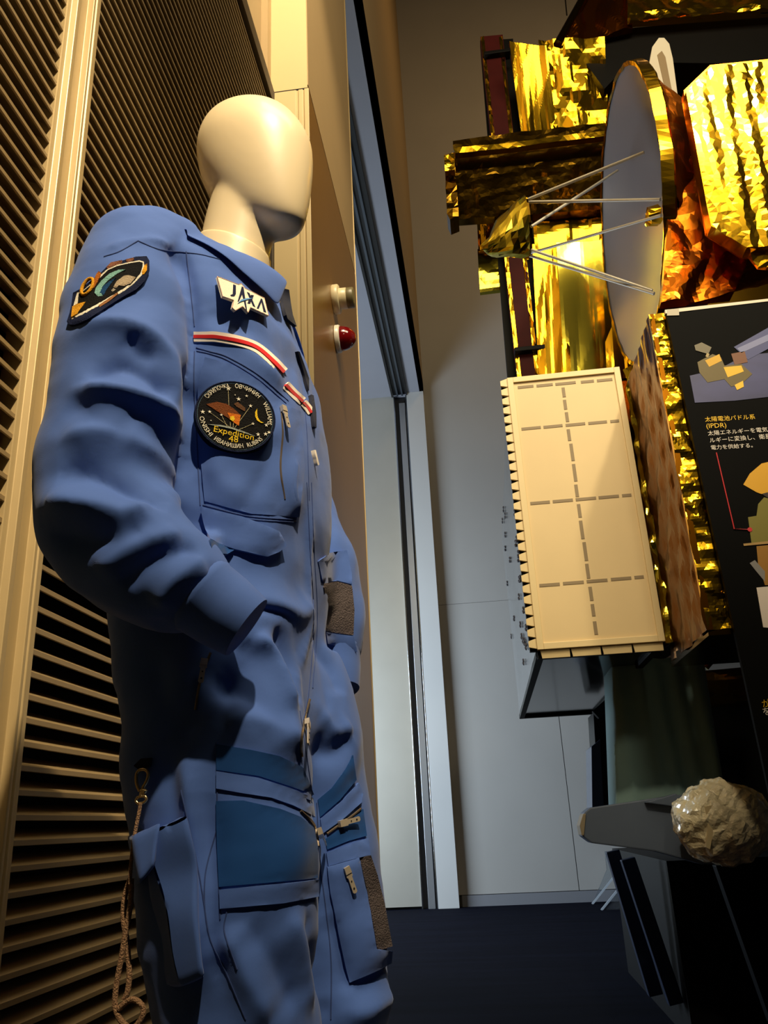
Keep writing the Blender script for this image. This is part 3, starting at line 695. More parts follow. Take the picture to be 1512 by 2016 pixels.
# ---- embroidered patches -------------------------------------------------------------------------
class Plate:
    """a stiff patch: a flat frame fitted to the cloth under some photo points"""
    def __init__(s, pts, lift=0.002, k=0.6):
        hs = [cast(BV, *q) for q in pts]; P = np.array([h[0] for h in hs]); s.c = P.mean(0)
        n = np.linalg.svd(P-s.c)[2][2]; s.n = n if n @ (CP-s.c) > 0 else -n
        s.c = s.c + s.n*(((P-s.c) @ s.n).max()*k+lift)
    def px(s, x, y, h=0.0):
        r = ray(x, y); p = CP+r*(((s.c-CP) @ s.n)/(r @ s.n)); return p+s.n*h
    def poly(s, name, pts, m, parent, h0, h1):
        return MB().prism([s.px(*q, h0) for q in pts], s.n*(h1-h0)).build(name, m, parent)
    def frame(s, up_px0, up_px1):
        u = s.px(*up_px1)-s.px(*up_px0); u -= s.n*(u @ s.n); s.up = u/np.linalg.norm(u); s.rt = np.cross(s.up, s.n)
    def uv(s, x, y, h=0.0): return s.o + s.rt*x + s.up*y + s.n*h
def flat(c): return mat('thread_%02x%02x%02x' % c, c, 0.8, 0, 0.15, 300, 0.4, 700, spec=0.12)
T_WHT = flat((232, 226, 206)); T_BLK = flat((8, 8, 10)); T_NVY = flat((16, 26, 58)); T_YEL = flat((226, 190, 40)); T_GLD = flat((214, 152, 36))
# agency badge: white slanted plate with a star-shaped A
J = lambda *p: [(400+x/6.72, 520+y/6.72) for x, y in p]
pl = Plate(J((200, 220), (240, 430), (780, 480), (820, 680), (500, 450)), 0.003)
bdg = pl.poly('agency_badge', J((170, 185), (450, 292), (485, 278), (530, 336), (790, 470), (845, 702), (605, 592), (575, 662), (500, 578), (405, 636), (365, 600), (388, 500), (240, 448)), T_WHT, man, -0.0005, 0.0030)
T_EDGE = flat((206, 170, 150)); INK = flat((22, 28, 60)); SKY = flat((96, 148, 206))
ed = J((170, 185), (450, 292), (485, 278), (530, 336), (790, 470), (845, 702), (605, 592), (575, 662), (500, 578), (405, 636), (365, 600), (388, 500), (240, 448))
MB().tube([pl.px(*q, 0.003) for q in ed+ed[:1]], 0.0007, 6).build('badge_edge', T_EDGE, bdg, 0, True)
for pts in (J((378, 292), (412, 304), (410, 420), (392, 446), (348, 446), (340, 432), (372, 420)),                       # J
            J((492, 318), (512, 330), (560, 640), (548, 632), (495, 420), (450, 515), (436, 520)),                          # A, long star stroke
            J((560, 392), (590, 405), (668, 590), (640, 576)), J((612, 430), (650, 436), (600, 545), (566, 540)),             # X
            J((742, 478), (760, 484), (812, 662), (780, 650)), J((744, 480), (760, 500), (712, 614), (690, 606))):           # A
    pl.poly('lettering', pts, INK, bdg, 0.0030, 0.0037)
pl.poly('orbit_swoosh', J((430, 545), (480, 496), (560, 476), (640, 478), (560, 496), (480, 520)), SKY, bdg, 0.0037, 0.0043)

# round mission patch on the chest
Q = lambda x, y: (380+x/5.815, 730+y/5.815)
mp_ = Plate([Q(485+400*math.cos(a), 530+405*math.sin(a)) for a in np.linspace(0, 6.28, 25)]+[Q(485+200*math.cos(a), 530+200*math.sin(a)) for a in np.linspace(0, 6.28, 13)], 0.0012, 0.8)
mp_.o = mp_.px(*Q(485, 530)); mp_.frame(Q(495, 900), Q(470, 160))
RP = 0.5*(np.linalg.norm(mp_.px(*Q(505, 937))-mp_.px(*Q(450, 120))))
def disc(name, r0, r1, h0, h1, m, parent, n=56):
    o = MB()
    if r0 <= 0: o.prism([mp_.uv(r1*math.cos(a), r1*math.sin(a), h0) for a in np.linspace(0, 2*math.pi, n, endpoint=False)], mp_.n*(h1-h0))
    else: o.tube([mp_.uv((r0+r1)/2*math.cos(a), (r0+r1)/2*math.sin(a), h0) for a in np.linspace(0, 2*math.pi, n+1)], (r1-r0)/2, 8, False)
    return o.build(name, m, parent, 0, r0 > 0)
msn = disc('mission_patch', 0, RP, -0.008, 0.0022, T_BLK, man); msn['label'] = 'round black embroidered crew patch'
disc('patch_border', RP*0.955, RP*1.0, 0.002, 0.003, T_NVY, msn); disc('inner_ring', RP*0.925, RP*0.94, 0.0022, 0.003, flat((70, 96, 120)), msn)
def tx(name, s, size, m, fn, parent, h=0.0036, t=0.0006, sx=1.0):
    v, f = text_geo(s, size)
    if not len(v): return
    w = v[:, 0].max(); P0 = [fn(x*sx-w*sx/2, y) for x, y in v]
    k = len(v); vs = [mp_.uv(x, y, h+t) for x, y in P0]
    return polymesh(name, vs, f, m, parent)
def around(R, ang, flip):
    def fn(x, y):
        if not flip: a = ang - x/R; r = R+y
        else: a = ang + x/R; r = R-y
        return (r*math.cos(a), r*math.sin(a))
    return fn
rad = math.radians; SZ = RP*0.165
def arc_words(words):
    for s, a0, a1, flip in words:
        v, f = text_geo(s, SZ); w = v[:, 0].max()-v[:, 0].min(); R = RP*(0.79 if not flip else 0.895)
        tx('lettering', s, SZ, T_WHT, around(R, rad((a0+a1)/2), flip), msn, sx=abs(rad(a1-a0))*R/w)
arc_words([('СКРИПОЧКА', 148, 100, False), ('ОВЧИНИН', 90, 44, False), ('WILLIAMS', 31, -13, False),
           ('ONISHI', 186, 224, True), ('ИВАНИШИН', 231, 280, True), ('RUBINS', 287, 316, True)])
nq = lambda x, y: ((x-485)/405*RP, -(y-530)/405*RP)
def lin(p, a, s=1.0):
    c, s_ = math.cos(a), math.sin(a)
    return lambda x, y: (p[0]+x*c-y*s_, p[1]+x*s_+y*c)
tx('lettering', 'Expedition', RP*0.235, T_YEL, lin(nq(452, 760), rad(-10)), msn)
tx('lettering', '48', RP*0.24, T_YEL, lin(nq(450, 828), rad(-5)), msn)
def mpoly(name, pts, m, h=0.0030): return MB().prism([mp_.uv(*nq(*q), 0.0015) for q in pts], mp_.n*(h-0.0015)).build(name, m, msn)
mpoly('flag_field', [(195, 420), (300, 385), (400, 400), (470, 450), (535, 515), (512, 640), (470, 610), (410, 560), (300, 490)], flat((108, 58, 26)))
mpoly('flag_glow', [(400, 500), (535, 515), (512, 640), (440, 590)], flat((196, 104, 26)), 0.0034); mpoly('flag_spark', [(430, 545), (465, 535), (475, 575), (455, 595), (425, 575)], T_YEL, 0.0038)
mpoly('flag_field', [(470, 395), (510, 365), (585, 430), (580, 470), (500, 425)], flat((92, 62, 40)))
mpoly('horizon_line', [(200, 648), (330, 645), (440, 662), (560, 700), (680, 748), (560, 716), (440, 680), (320, 660)], flat((150, 158, 150)), 0.0034)
mpoly('moon', [(705, 425), (682, 470), (680, 520), (700, 565), (740, 588), (765, 585), (730, 570), (708, 530), (702, 480)], T_YEL, 0.0032)
for a, b in (((425, 660), (225, 505)), ((395, 650), (342, 530)), ((470, 665), (640, 400)), ((500, 690), (655, 605)), ((420, 410), (418, 215)), ((430, 660), (428, 600)), ((455, 660), (460, 610))):
    MB().tube([mp_.uv(*nq(*a), 0.0026), mp_.uv(*nq(*b), 0.0026)], 0.00035, 5).build('ray_line', flat((190, 180, 140)), msn)
for x, y, s_ in ((160, 512, 26), (228, 505, 20), (342, 530, 16), (420, 220, 30), (520, 335, 26), (602, 290, 18), (638, 402, 22), (655, 605, 18), (790, 610, 22), (702, 722, 24), (778, 712, 24), (815, 690, 22), (485, 290, 9), (238, 602, 9)):
    mpoly('star', [(x+s_*(1 if k % 2 == 0 else 0.35)*math.sin(k*math.pi/5), y-s_*(1 if k % 2 == 0 else 0.35)*math.cos(k*math.pi/5)) for k in range(10)], T_WHT, 0.0034)

# sleeve patch
S = lambda *p: [(130+x/8.4, 490+y/8.4) for x, y in p]
sl = cloth_patch('sleeve_patch', S((52, 1240), (100, 1080), (128, 940), (150, 760), (280, 690), (440, 560), (600, 430), (700, 325), (850, 262), (1000, 215), (1150, 170), (1320, 160), (1362, 230), (1365, 400), (1290, 560), (1150, 700), (1000, 790), (800, 930), (600, 1070), (400, 1200), (200, 1290), (80, 1285)), T_NVY, man, 0.001, 0.003, 5)
sl['label'] = 'navy shield-shaped embroidered sleeve patch'
def sp_(name, m, off, *p): return cloth_patch(name, S(*p), m, sl, off, 0.0012, 4)
sp_('cream_outline', T_WHT, 0.0032, (120, 1200), (170, 950), (220, 760), (300, 740), (560, 510), (700, 380), (850, 310), (1060, 260), (1200, 232), (1275, 250), (1280, 330), (1240, 470), (1100, 620), (830, 840), (600, 990), (350, 1130), (150, 1205))
sp_('black_field', T_BLK, 0.0040, (170, 1160), (240, 960), (250, 790), (330, 740), (600, 520), (720, 400), (860, 335), (1060, 285), (1200, 260), (1255, 275), (1250, 340), (1210, 450), (1080, 600), (810, 800), (580, 950), (340, 1090))
sp_('blue_arc', flat((128, 178, 170)), 0.0050, (505, 790), (530, 700), (620, 580), (740, 470), (880, 405), (990, 400), (860, 470), (720, 580), (630, 690), (600, 780), (640, 840), (560, 852))
sp_('blue_arc', flat((22, 66, 110)), 0.0048, (580, 800), (640, 680), (740, 590), (840, 530), (760, 640), (680, 760), (650, 845))
sp_('station', flat((176, 158, 132)), 0.0050, (795, 690), (850, 590), (960, 500), (1030, 490), (1140, 520), (1060, 620), (960, 670), (880, 660), (840, 710))
sp_('module', T_WHT, 0.0050, (760, 745), (800, 710), (835, 735), (780, 770))
sp_('gold_fin', T_GLD, 0.0050, (140, 1190), (160, 1010), (240, 965), (375, 935), (290, 1050), (240, 1130))
sp_('gold_wing', flat((168, 96, 30)), 0.0055, (470, 720), (490, 600), (540, 480), (580, 430), (615, 460), (570, 580), (510, 700))
sp_('gold_band', T_GLD, 0.0042, (1240, 470), (1235, 420), (1280, 310), (1325, 290), (1318, 400), (1270, 465))
sp_('name_band', flat((140, 92, 70)), 0.0040, (690, 350), (760, 275), (935, 235), (940, 290), (800, 330), (710, 385)); sp_('name_band', flat((140, 92, 70)), 0.0040, (990, 225), (1110, 195), (1125, 245), (1000, 270))
sp_('trim_band', flat((160, 110, 70)), 0.0044, (560, 1000), (720, 880), (860, 770), (870, 800), (740, 920), (580, 1030))
rg_ = []
for a in np.linspace(0, 2*math.pi, 25):
    e = np.array([math.cos(a)*70, math.sin(a)*150]); c_, s2_ = math.cos(rad(28)), math.sin(rad(28))
    q = (395+e[0]*c_-e[1]*s2_, 680+e[0]*s2_+e[1]*c_); p, n = cast(BV, *S(q)[0]); rg_.append(p+n*0.006)
MB().tube(rg_, 0.0022, 8, False).build('gold_ring', T_GLD, sl, 0, True)
pln = MB().box((-0.74, 0.62, FZ), (0.16, 1.62, 0.0)).build('plinth', mat('plinth_grey', (70, 70, 74), 0.6), None, 0.006); prop(pln, 'low grey plinth under the mannequin', 'plinth')
# stand plate under the figure and plain shoes
for sv, du in ((1, 0.0), (-1, 0.012)):
    o_ = loft([(0.07+du, sv*0.105, 0.012, 0.125, 0.048), (0.07+du, sv*0.105, 0.045, 0.122, 0.047), (0.045+du, sv*0.105, 0.075, 0.088, 0.045), (0.030+du, sv*0.105, 0.10, 0.055, 0.042)], 28, 2.6)
    polymesh('shoe', o_[0], o_[1], mat('black_leather', (14, 14, 16), 0.4), man, True)
vs, fs = lathe([(0.24, 0.0), (0.24, 0.010), (0.235, 0.013)], 48); polymesh('stand_plate', [Vector(v)+ml(0.06, 0, 0) for v in vs], fs, M_CHROME, man)

# ================================================================== THE SATELLITE
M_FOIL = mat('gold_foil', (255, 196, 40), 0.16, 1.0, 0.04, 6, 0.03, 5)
M_FOILG = mat('greenish_gold_foil', (205, 186, 60), 0.15, 1.0, 0.05, 6, 0.03, 5)
M_FOILB = mat('amber_brown_foil', (190, 104, 22), 0.30, 0.95, 0.08, 6, 0.04, 6)
M_FOILD = mat('shaded_gold_foil', (104, 76, 18), 0.2, 1.0, 0.05, 5, 0.04, 6)  # gold foil with shade put into its colour, for sheets away from the lamps
M_PANEL = mat('cream_antenna_face', (222, 198, 150), 0.55, 0, 0.05, 5)
M_PFRAME = mat('cream_antenna_frame', (228, 206, 156), 0.45)
M_MARK = mat('brown_grey_tape', (140, 122, 92), 0.6)
M_SILVER = mat('silver_radiator', (190, 196, 204), 0.14, 1.0, 0.03, 3, 0.05, 12)
M_DARK = mat('black_kapton', (11, 10, 9), 0.55, 0, 0.2, 8, spec=0.12)
M_DMIRR = mat('dark_mirror', (70, 76, 82), 0.12, 0.9)
M_DISH = mat('dish_grey', (150, 152, 160), 0.34, 0.35, 0.05, 3)
M_ROD = mat('grey_rod', (190, 184, 170), 0.4, 0.3)
M_RUST = mat('red_brown_strip', (64, 14, 12), 0.6, 0.0, 0.3, 10, spec=0.12)
YW = 3.6
sat = thing('satellite', 'full-size gold foil wrapped satellite model with grey dish and cream antenna panel', 'satellite', (1.0, 4.6, 0.0))
def pq(x, y, Y): return onY(x, y, Y)
def foil_poly(name, P2, Y, thick, amp, seed, mt, parent, step=0.03, scale=8, stretch=(1, 1, 1), jig=0.35, tilt=0.0):
    """crumpled foil skin over an outline in the x-z plane at depth Y, with a body behind it"""
    P2 = [np.array(p, float) for p in P2]; B = []
    for a, b in zip(P2, P2[1:]+P2[:1]):
        k = max(1, int(np.linalg.norm(b-a)/step)); B += [a+(b-a)*t for t in np.linspace(0, 1, k, endpoint=False)]
    A = np.array(B); nb = len(B); rg = np.random.default_rng(seed); pts = [Vector(p) for p in B]
    def inside(q):
        c = False
        for i in range(nb):
            a, b = A[i], A[i-1]
            if (a[1] > q[1]) != (b[1] > q[1]) and q[0] < (b[0]-a[0])*(q[1]-a[1])/(b[1]-a[1])+a[0]: c = not c
        return c
    for x in np.arange(A[:, 0].min()+step/2, A[:, 0].max(), step):
        for z in np.arange(A[:, 1].min()+step/2, A[:, 1].max(), step):
            q = np.array((x, z))+rg.uniform(-jig, jig, 2)*step
            if inside(q) and np.linalg.norm(A-q, axis=1).min() > step*0.5: pts.append(Vector(q))
    V, _, Fc, *_ = delaunay_2d_cdt(pts, [(i, (i+1) % nb) for i in range(nb)], [], 1, 1e-5)
    P = np.array([(v.x, Y, v.y) for v in V]); h = crumple(P, seed, scale, stretch)*amp
    P[:, 1] += -tilt*(P[:, 2]-P[:, 2].mean())
    F_ = P + np.stack([h*0.3, -h, h*0.3], 1); Bk = P+np.array((0, thick, 0)); k = len(V); cnt = {}
    for f in Fc:
        for a, b in zip(f, tuple(f[1:])+tuple(f[:1])): cnt[(a, b)] = 1
    fs = [tuple(f) for f in Fc]+[tuple(i+k for i in f[::-1]) for f in Fc]+[(b, a, a+k, b+k) for (a, b) in cnt if (b, a) not in cnt]
    return polymesh(name, np.concatenate([F_, Bk]), fs, mt, parent)
def xz(pts, Y): return [(lambda p: (p[0], p[2]))(onY(x, y, Y)) for x, y in pts]

# -- antenna panel box
x0, x1, z0, z1 = 0.257, 0.793, 1.335, 2.665
ap = MB().box((x0, YW, z0), (x1, YW+0.05, z1)).build('antenna_panel', M_PANEL, sat, 0.002); ap['label'] = 'cream flat antenna panel with brown dashed marks'
for a, b in (((x0, z0), (x0+0.028, z1)), ((x1-0.028, z0), (x1, z1)), ((x0+0.028, z1-0.028), (x1-0.028, z1)), ((x0+0.028, z0), (x1-0.028, z0+0.028))):
    MB().box((a[0], YW-0.010, a[1]), (b[0], YW+0.001, b[1])).build('edge_rail', M_PFRAME, ap, 0.002)
def K6(x, y): return (900+x/2.4706, 600+y/2.4706)
def dash(x, y, x2, y2, w=13):
    a, b = pq(*K6(x, y), YW), pq(*K6(x2, y2), YW); hw = w/2.4706/1631*4.3/2
    if abs(x2-x) > abs(y2-y): o = MB().box((a[0], YW-0.0018, a[2]-hw), (b[0], YW+0.001, a[2]+hw))
    else: o = MB().box((a[0]-hw, YW-0.0018, a[2]), (a[0]+hw, YW+0.001, b[2]))
    o.build('dash_mark', M_MARK, ap)
for y, xs_ in ((403, ((295, 372), (386, 466), (478, 578), (602, 666), (680, 756))), (605, ((313, 408), (420, 514), (528, 624), (638, 730), (745, 788))),
               (967, ((356, 452), (465, 564), (577, 677), (688, 788), (802, 848))), (1366, ((400, 500), (515, 617), (630, 732), (748, 848), (862, 908)))):
    for a, b in xs_: dash(a, y-(a-xs_[0][0])*0.085, b, y-(a-xs_[0][0])*0.085, 13)
for (x, y, y2) in ((515, 403, 450), (522, 463, 510), (531, 523, 570), (540, 606, 662), (553, 676, 760), (566, 775, 860), (577, 875, 935), (590, 970, 1035), (600, 1050, 1140), (617, 1155, 1246), (630, 1260, 1332), (646, 1372, 1440), (657, 1456, 1515), (668, 1540, 1605)):
    dash(x, y, x, y2, 14)
fin = MB().prism([(0, 0, 0.002), (-0.034, 0, 0.010), (-0.034, 0, 0.036), (-0.002, 0, 0.046), (0, 0, 0.046)], (0, 0.012, 0)).build('edge_fin', M_PFRAME); fm = fin.data; bpy.data.objects.remove(fin)
for k in range(27):
    o = bpy.data.objects.new('edge_fin', fm); COL.objects.link(o); adopt(o, ap); o.location = (x0, YW-0.002, z0+0.004+k*0.0492)
MB().box((x0-0.030, YW+0.014, z0), (x0, YW+0.05, z1)).build('fin_backing', M_DARK, ap)
for k in range(4):
    MB().prism([(x0+0.012+k*0.13, YW, z0), (x0+0.136+k*0.13, YW, z0), (x0+0.136+k*0.13, YW+0.006, z0-0.036), (x0+0.018+k*0.13, YW+0.006, z0-0.036)], (0, 0.012, 0)).build('edge_fin', M_PFRAME, ap)
MB().box((x0, YW+0.02, z0-0.034), (x1, YW+0.05, z0)).build('fin_backing', M_DARK, ap)
bx = MB().box((x0+0.002, YW+0.055, z0+0.004), (x1-0.01, 6.0, z1-0.02)).build('equipment_box', M_SILVER, sat, 0.003); bx['label'] = 'silver sided equipment box behind the cream panel'
MB().box((x0+0.03, YW+0.08, z0-0.004), (x1-0.04, 5.97, z0+0.003)).build('underside_plate', M_DMIRR, bx)
for a, b in (((x0-0.004, YW+0.05, z0-0.022), (x0+0.030, 6.0, z0+0.006)), ((x0-0.004, 5.96, z0-0.022), (x1-0.01, 6.005, z0+0.008)), ((x1-0.04, YW+0.05, z0-0.022), (x1-0.005, 6.0, z0+0.006))):
    MB().box(a, b).build('edge_bar', M_DARK, bx, 0.003)
foil_quad('silver_skin', (x0-0.002, YW+0.06, z0+0.01), (x0-0.002, 6.0, z0+0.01), (x0-0.002, 6.0, z1-0.03), (x0-0.002, YW+0.06, z1-0.03), 40, 30, 0.003, 215, M_SILVER, bx, 1.6, back=0.003)
fq = MB()
for dy, dz in ((0.008, 0), (-0.008, 0), (0, 0.008), (0, -0.008)):
    vs, fs = lathe([(0.009, 0), (0.009, 0.005), (0.005, 0.008)], 8); fq.add(rotate_to(vs, (-1, 0, 0), (0, dy*4.5, dz*1.25)), fs)
fo = fq.build('fastener', mat('fastener_grey', (70, 66, 70), 0.5, 0.4)); fm = fo.data; bpy.data.objects.remove(fo)
K7 = lambda x, y: (900+x/2.4706, 1200+y/2.4706)
for q in [K6(*p) for p in ((217,825),(215,900),(213,938),(227,995),(235,1025),(207,1055),(222,1050),(235,1118),(287,1160),(235,1185),(225,1235),(258,1240),(300,1235),(245,1355),(305,1335),(303,1420),(325,1485),(228,1480),(278,1525),(310,1555),(338,1570),(283,1010),(292,1140),(300,1210),(310,1330))] + \
         [K7(*p) for p in ((232,92),(265,130),(323,150),(240,152),(337,180),(258,185),(247,228),(325,255),(263,285),(250,325),(275,350),(265,385),(280,430),(316,130),(330,160))]:
    c = onX(q[0], q[1], x0-0.004)
    if 3.66 < c[1] < 5.97 and z0+0.01 < c[2] < z1-0.03:
        o = bpy.data.objects.new('fastener', fm); COL.objects.link(o); adopt(o, bx); o.location = tuple(c)
# -- crumpled strip and gold box that carries the information board
foil_quad('foil_strip', (0.815, 3.62, 2.66), (0.850, 3.58, 2.66), (0.850, 3.58, 1.33), (0.800, 3.62, 1.33), 10, 110, 0.016, 5, M_FOILG, sat, 9, back=0.05)
gx, gy, gz0, gz1 = 0.826, 3.05, 1.262, 2.594
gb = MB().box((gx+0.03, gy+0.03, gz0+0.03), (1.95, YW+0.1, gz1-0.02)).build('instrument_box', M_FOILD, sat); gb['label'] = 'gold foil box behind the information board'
foil_quad('foil_side', (gx, gy, gz0), (gx, YW+0.06, gz0), (gx, YW+0.06, gz1), (gx, gy, gz1), 40, 100, 0.010, 7, mat('shaded_side_foil', (112, 68, 8), 0.28, 1.0), gb, 9, (1, 1, 0.8))  # side of the box coloured darker than its front, as shade
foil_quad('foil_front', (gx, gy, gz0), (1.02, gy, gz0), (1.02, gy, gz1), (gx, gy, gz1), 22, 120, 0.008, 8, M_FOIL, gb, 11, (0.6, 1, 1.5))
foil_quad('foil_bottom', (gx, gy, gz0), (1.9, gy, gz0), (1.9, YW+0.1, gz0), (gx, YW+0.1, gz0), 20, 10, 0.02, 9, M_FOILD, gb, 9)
for k, (x, y) in enumerate(((1345, 740), (1362, 850), (1395, 1000), (1412, 1060), (1425, 1165))):       # torn foil tufts along the corner
    p = onY(x, y, gy-0.01); rg = np.random.default_rng(50+k); b = MB()
    for j in range(5):
        a = rg.uniform(-0.5, 0.6); L = rg.uniform(0.05, 0.10); d = np.array((math.cos(a), -0.25*rg.uniform(0.2, 1), math.sin(a))); s_ = np.array((-math.sin(a), 0.1, math.cos(a)))*0.011
        b.prism([p-s_*0.4, p+d*L-s_*1.4, p+d*L*1.05+s_, p+s_*0.4], (0.001, 0.002, 0))
    b.build('foil_tuft', M_FOIL, gb)['kind'] = 'stuff'

# -- dish antenna
DC = np.array((1.022, 3.84, 3.694)); DR = 0.773
def dish_pt(r, a, dx=0.0): return DC+np.array((0.14*(1-(r/DR)**2)+dx, r*math.cos(a), r*math.sin(a)))
def revolve(prof, n=72):
    vs = []; fs = []
    for r, dx in prof:
        for k in range(n): a = 2*math.pi*k/n; vs.append(DC+np.array((dx, r*math.cos(a), r*math.sin(a))))
    for i in range(len(prof)-1):
        for k in range(n): fs.append((i*n+k, i*n+(k+1) % n, (i+1)*n+(k+1) % n, (i+1)*n+k))
    return vs, fs
rs = np.linspace(0.004, DR, 14)
v, f = revolve([(r, 0.14*(1-(r/DR)**2)) for r in rs]+[(DR+0.004, 0.004), (DR+0.004, 0.02), (DR-0.01, 0.03)]+[(r, 0.03+0.14*(1-(r/DR)**2)) for r in rs[::-1][1:]])
dsh = polymesh('dish_antenna', v, f, M_DISH, sat, True); dsh['label'] = 'grey dish reflector with a gold rim'
v, f = revolve([(DR-0.012, -0.002), (DR+0.010, -0.006), (DR+0.014, 0.05), (DR+0.002, 0.06), (DR-0.012, 0.03)], 200); v = np.array(v); v = v+np.stack([crumple(v, 61+i, 7) for i in range(3)], 1)*0.004
polymesh('rim_foil', v, f, M_FOIL, dsh)
prof = [(DR*0.985, 0.05), (DR*0.90, 0.11), (DR*0.78, 0.22), (DR*0.66, 0.36), (DR*0.56, 0.52), (DR*0.50, 0.75)]
fine = []
for (a, b), (c, d) in zip(prof, prof[1:]):
    for t in np.linspace(0, 1, 8, endpoint=False): fine.append((a+(c-a)*t, b+(d-b)*t))
v, f = revolve(fine+[prof[-1]], 150); v = np.array(v); v = v+np.stack([crumple(v, 71+i, 5) for i in range(3)], 1)*0.026
polymesh('dish_back_foil', v, f, M_FOILB, dsh)
XFD = onY(1036, 445, 3.84)[0]
FC = onY(1036, 448, 3.84)
def feed_ring(a, r=0.15, dx=0): return FC+np.array((dx, r*math.cos(a), r*math.sin(a)))
hb = MB(); n = 22; vs = []; fs = []
apex = onY(948, 487, 3.80)
for i, t in enumerate(np.linspace(0, 1, 9)):
    for k in range(n):
        a = 2*math.pi*k/n; r = 0.155*(1-t)**0.75+0.018; c = FC*(1-t)+apex*t; vs.append(c+np.array((0, r*math.cos(a), r*math.sin(a))))
for i in range(8):
    for k in range(n): fs.append((i*n+k, i*n+(k+1) % n, (i+1)*n+(k+1) % n, (i+1)*n+k))
vs = np.array(vs); vs[n:] = vs[n:]+np.stack([crumple(vs, 81+i, 7) for i in range(3)], 1)[n:]*0.020
fs += [tuple(range(n))[::-1], tuple(range(8*n, 9*n))]
fh = polymesh('feed_horn', vs, fs, M_FOILG, sat); fh['label'] = 'foil-wrapped cone of the dish feed'
v = [feed_ring(2*math.pi*k/24, 0.158, d) for d in (0.0, 0.012) for k in range(24)]
polymesh('feed_plate', v, [tuple(range(24))[::-1], tuple(range(24, 48))]+[(k, (k+1) % 24, 24+(k+1) % 24, 24+k) for k in range(24)], M_FOILD, fh)
for (a, b) in (((1036, 394), (1268, 300)), ((1046, 446), (1216, 336)), ((1036, 398), (1300, 393)), ((1038, 500), (1302, 424)), ((1046, 492), (1284, 572)), ((1038, 502), (1288, 578))):
    p = onX(a[0], a[1], XFD+0.01+(0.0 if a[0] < 1050 else 0.06)); q = onX(b[0], b[1], DC[0]+0.02)
    MB().tube([p, q], 0.0085, 8).build('feed_strut', M_ROD, dsh, 0, True)
vs, fs = lathe([(0.05, 0), (0.05, 0.05), (0.03, 0.06)], 16)
c = onX(1297, 425, DC[0]+0.04); v = np.array(rotate_to(vs, (-1, 0, 0), c)); polymesh('strut_boot', v+np.stack([crumple(v, 91+i, 14) for i in range(3)], 1)*0.012, fs, M_FOIL, dsh)

# -- octagonal foil plate in front, right of the dish
YO = 2.99
foil_poly('octagon_plate', xz([(1350, 180), (1400, 132), (1512, 118), (1650, 102), (1712, 150), (1745, 400), (1700, 462), (1600, 478), (1470, 487), (1400, 445), (1372, 300)], YO), YO, 0.07, 0.007, 17, M_FOIL, sat, 0.022, 8, (1.2, 1, 0.30))['label'] = 'large eight-sided bright gold foil plate'
MB().prism([onY(x, y, YO+0.06) for x, y in ((1346, 178), (1398, 128), (1712, 96), (1745, 420), (1604, 490), (1466, 496), (1394, 450))], (0.0, 0.05, 0)).build('plate_backing', M_FOILB, sat)
foil_box('plate_mount', onY(1440, 420, 3.9), onY(1700, 200, 3.4), 12, 0.04, 19, M_FOILB, sat, 6)
foil_poly('foil_flap', xz([(1465, 485), (1540, 480), (1560, 525), (1495, 522)], YO+0.04), YO+0.04, 0.03, 0.012, 20, M_FOIL, sat, 0.03, 12)

M_AMBER = mat('amber_foil', (160, 84, 14), 0.24, 1.0, 0.06, 6)
foil_poly('amber_blanket', xz([(1316, 300), (1322, 245), (1352, 196), (1380, 260), (1400, 440), (1470, 484), (1466, 530), (1440, 585), (1300, 600), (1308, 520), (1316, 420)], 3.22), 3.22, 0.05, 0.020, 301, M_AMBER, sat, 0.018, 5.5, tilt=-0.04)['label'] = 'crumpled amber foil sheet hanging under the eight-sided plate'

# -- white slotted bracket behind the dish
YK = 4.3
br = MB().prism([onY(x, y, YK) for x, y in ((1278, 125), (1284, 92), (1297, 74), (1308, 74), (1318, 86), (1325, 115), (1342, 245), (1318, 248))], (0, 0.07, 0)).build('slotted_bracket', mat('white_paint', (226, 218, 196), 0.5), sat, 0.004)
br['label'] = 'white slotted bracket above the dish'
MB().prism([onY(x, y, YK-0.004) for x, y in ((1294, 108), (1303, 100), (1310, 112), (1334, 235), (1324, 240))], (0, 0.006, 0)).build('bracket_slot', mat('bracket_slot_tan', (150, 128, 92), 0.6), br)

# -- horizontal foil beam crossing behind the dish
YM = 4.68
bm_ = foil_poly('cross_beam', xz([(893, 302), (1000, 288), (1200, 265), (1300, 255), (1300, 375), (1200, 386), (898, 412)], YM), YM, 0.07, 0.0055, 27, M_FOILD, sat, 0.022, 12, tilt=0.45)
bm_['label'] = 'horizontal dark gold foil beam with bright top edge'
foil_poly('beam_edge', xz([(892, 292), (1000, 281), (1300, 243), (1300, 254), (1000, 291), (896, 302)], YM-0.17), YM-0.17, 0.05, 0.004, 28, M_FOIL, bm_, 0.03, 10)
foil_poly('beam_end_cap', xz([(875, 305), (894, 302), (903, 425), (886, 432), (880, 420)], YM-0.10), YM-0.10, 0.16, 0.012, 29, M_FOILD, bm_, 0.03, 14)
foil_poly('cap_corner', xz([(874, 305), (894, 301), (896, 334), (876, 336)], YM-0.18), YM-0.18, 0.05, 0.006, 30, M_FOIL, bm_, 0.02, 14)
foil_poly('foil_tag', xz([(1064, 380), (1090, 371), (1091, 384), (1064, 386)], YM+0.08), YM+0.08, 0.015, 0.003, 32, M_FOIL, bm_, 0.02, 14)

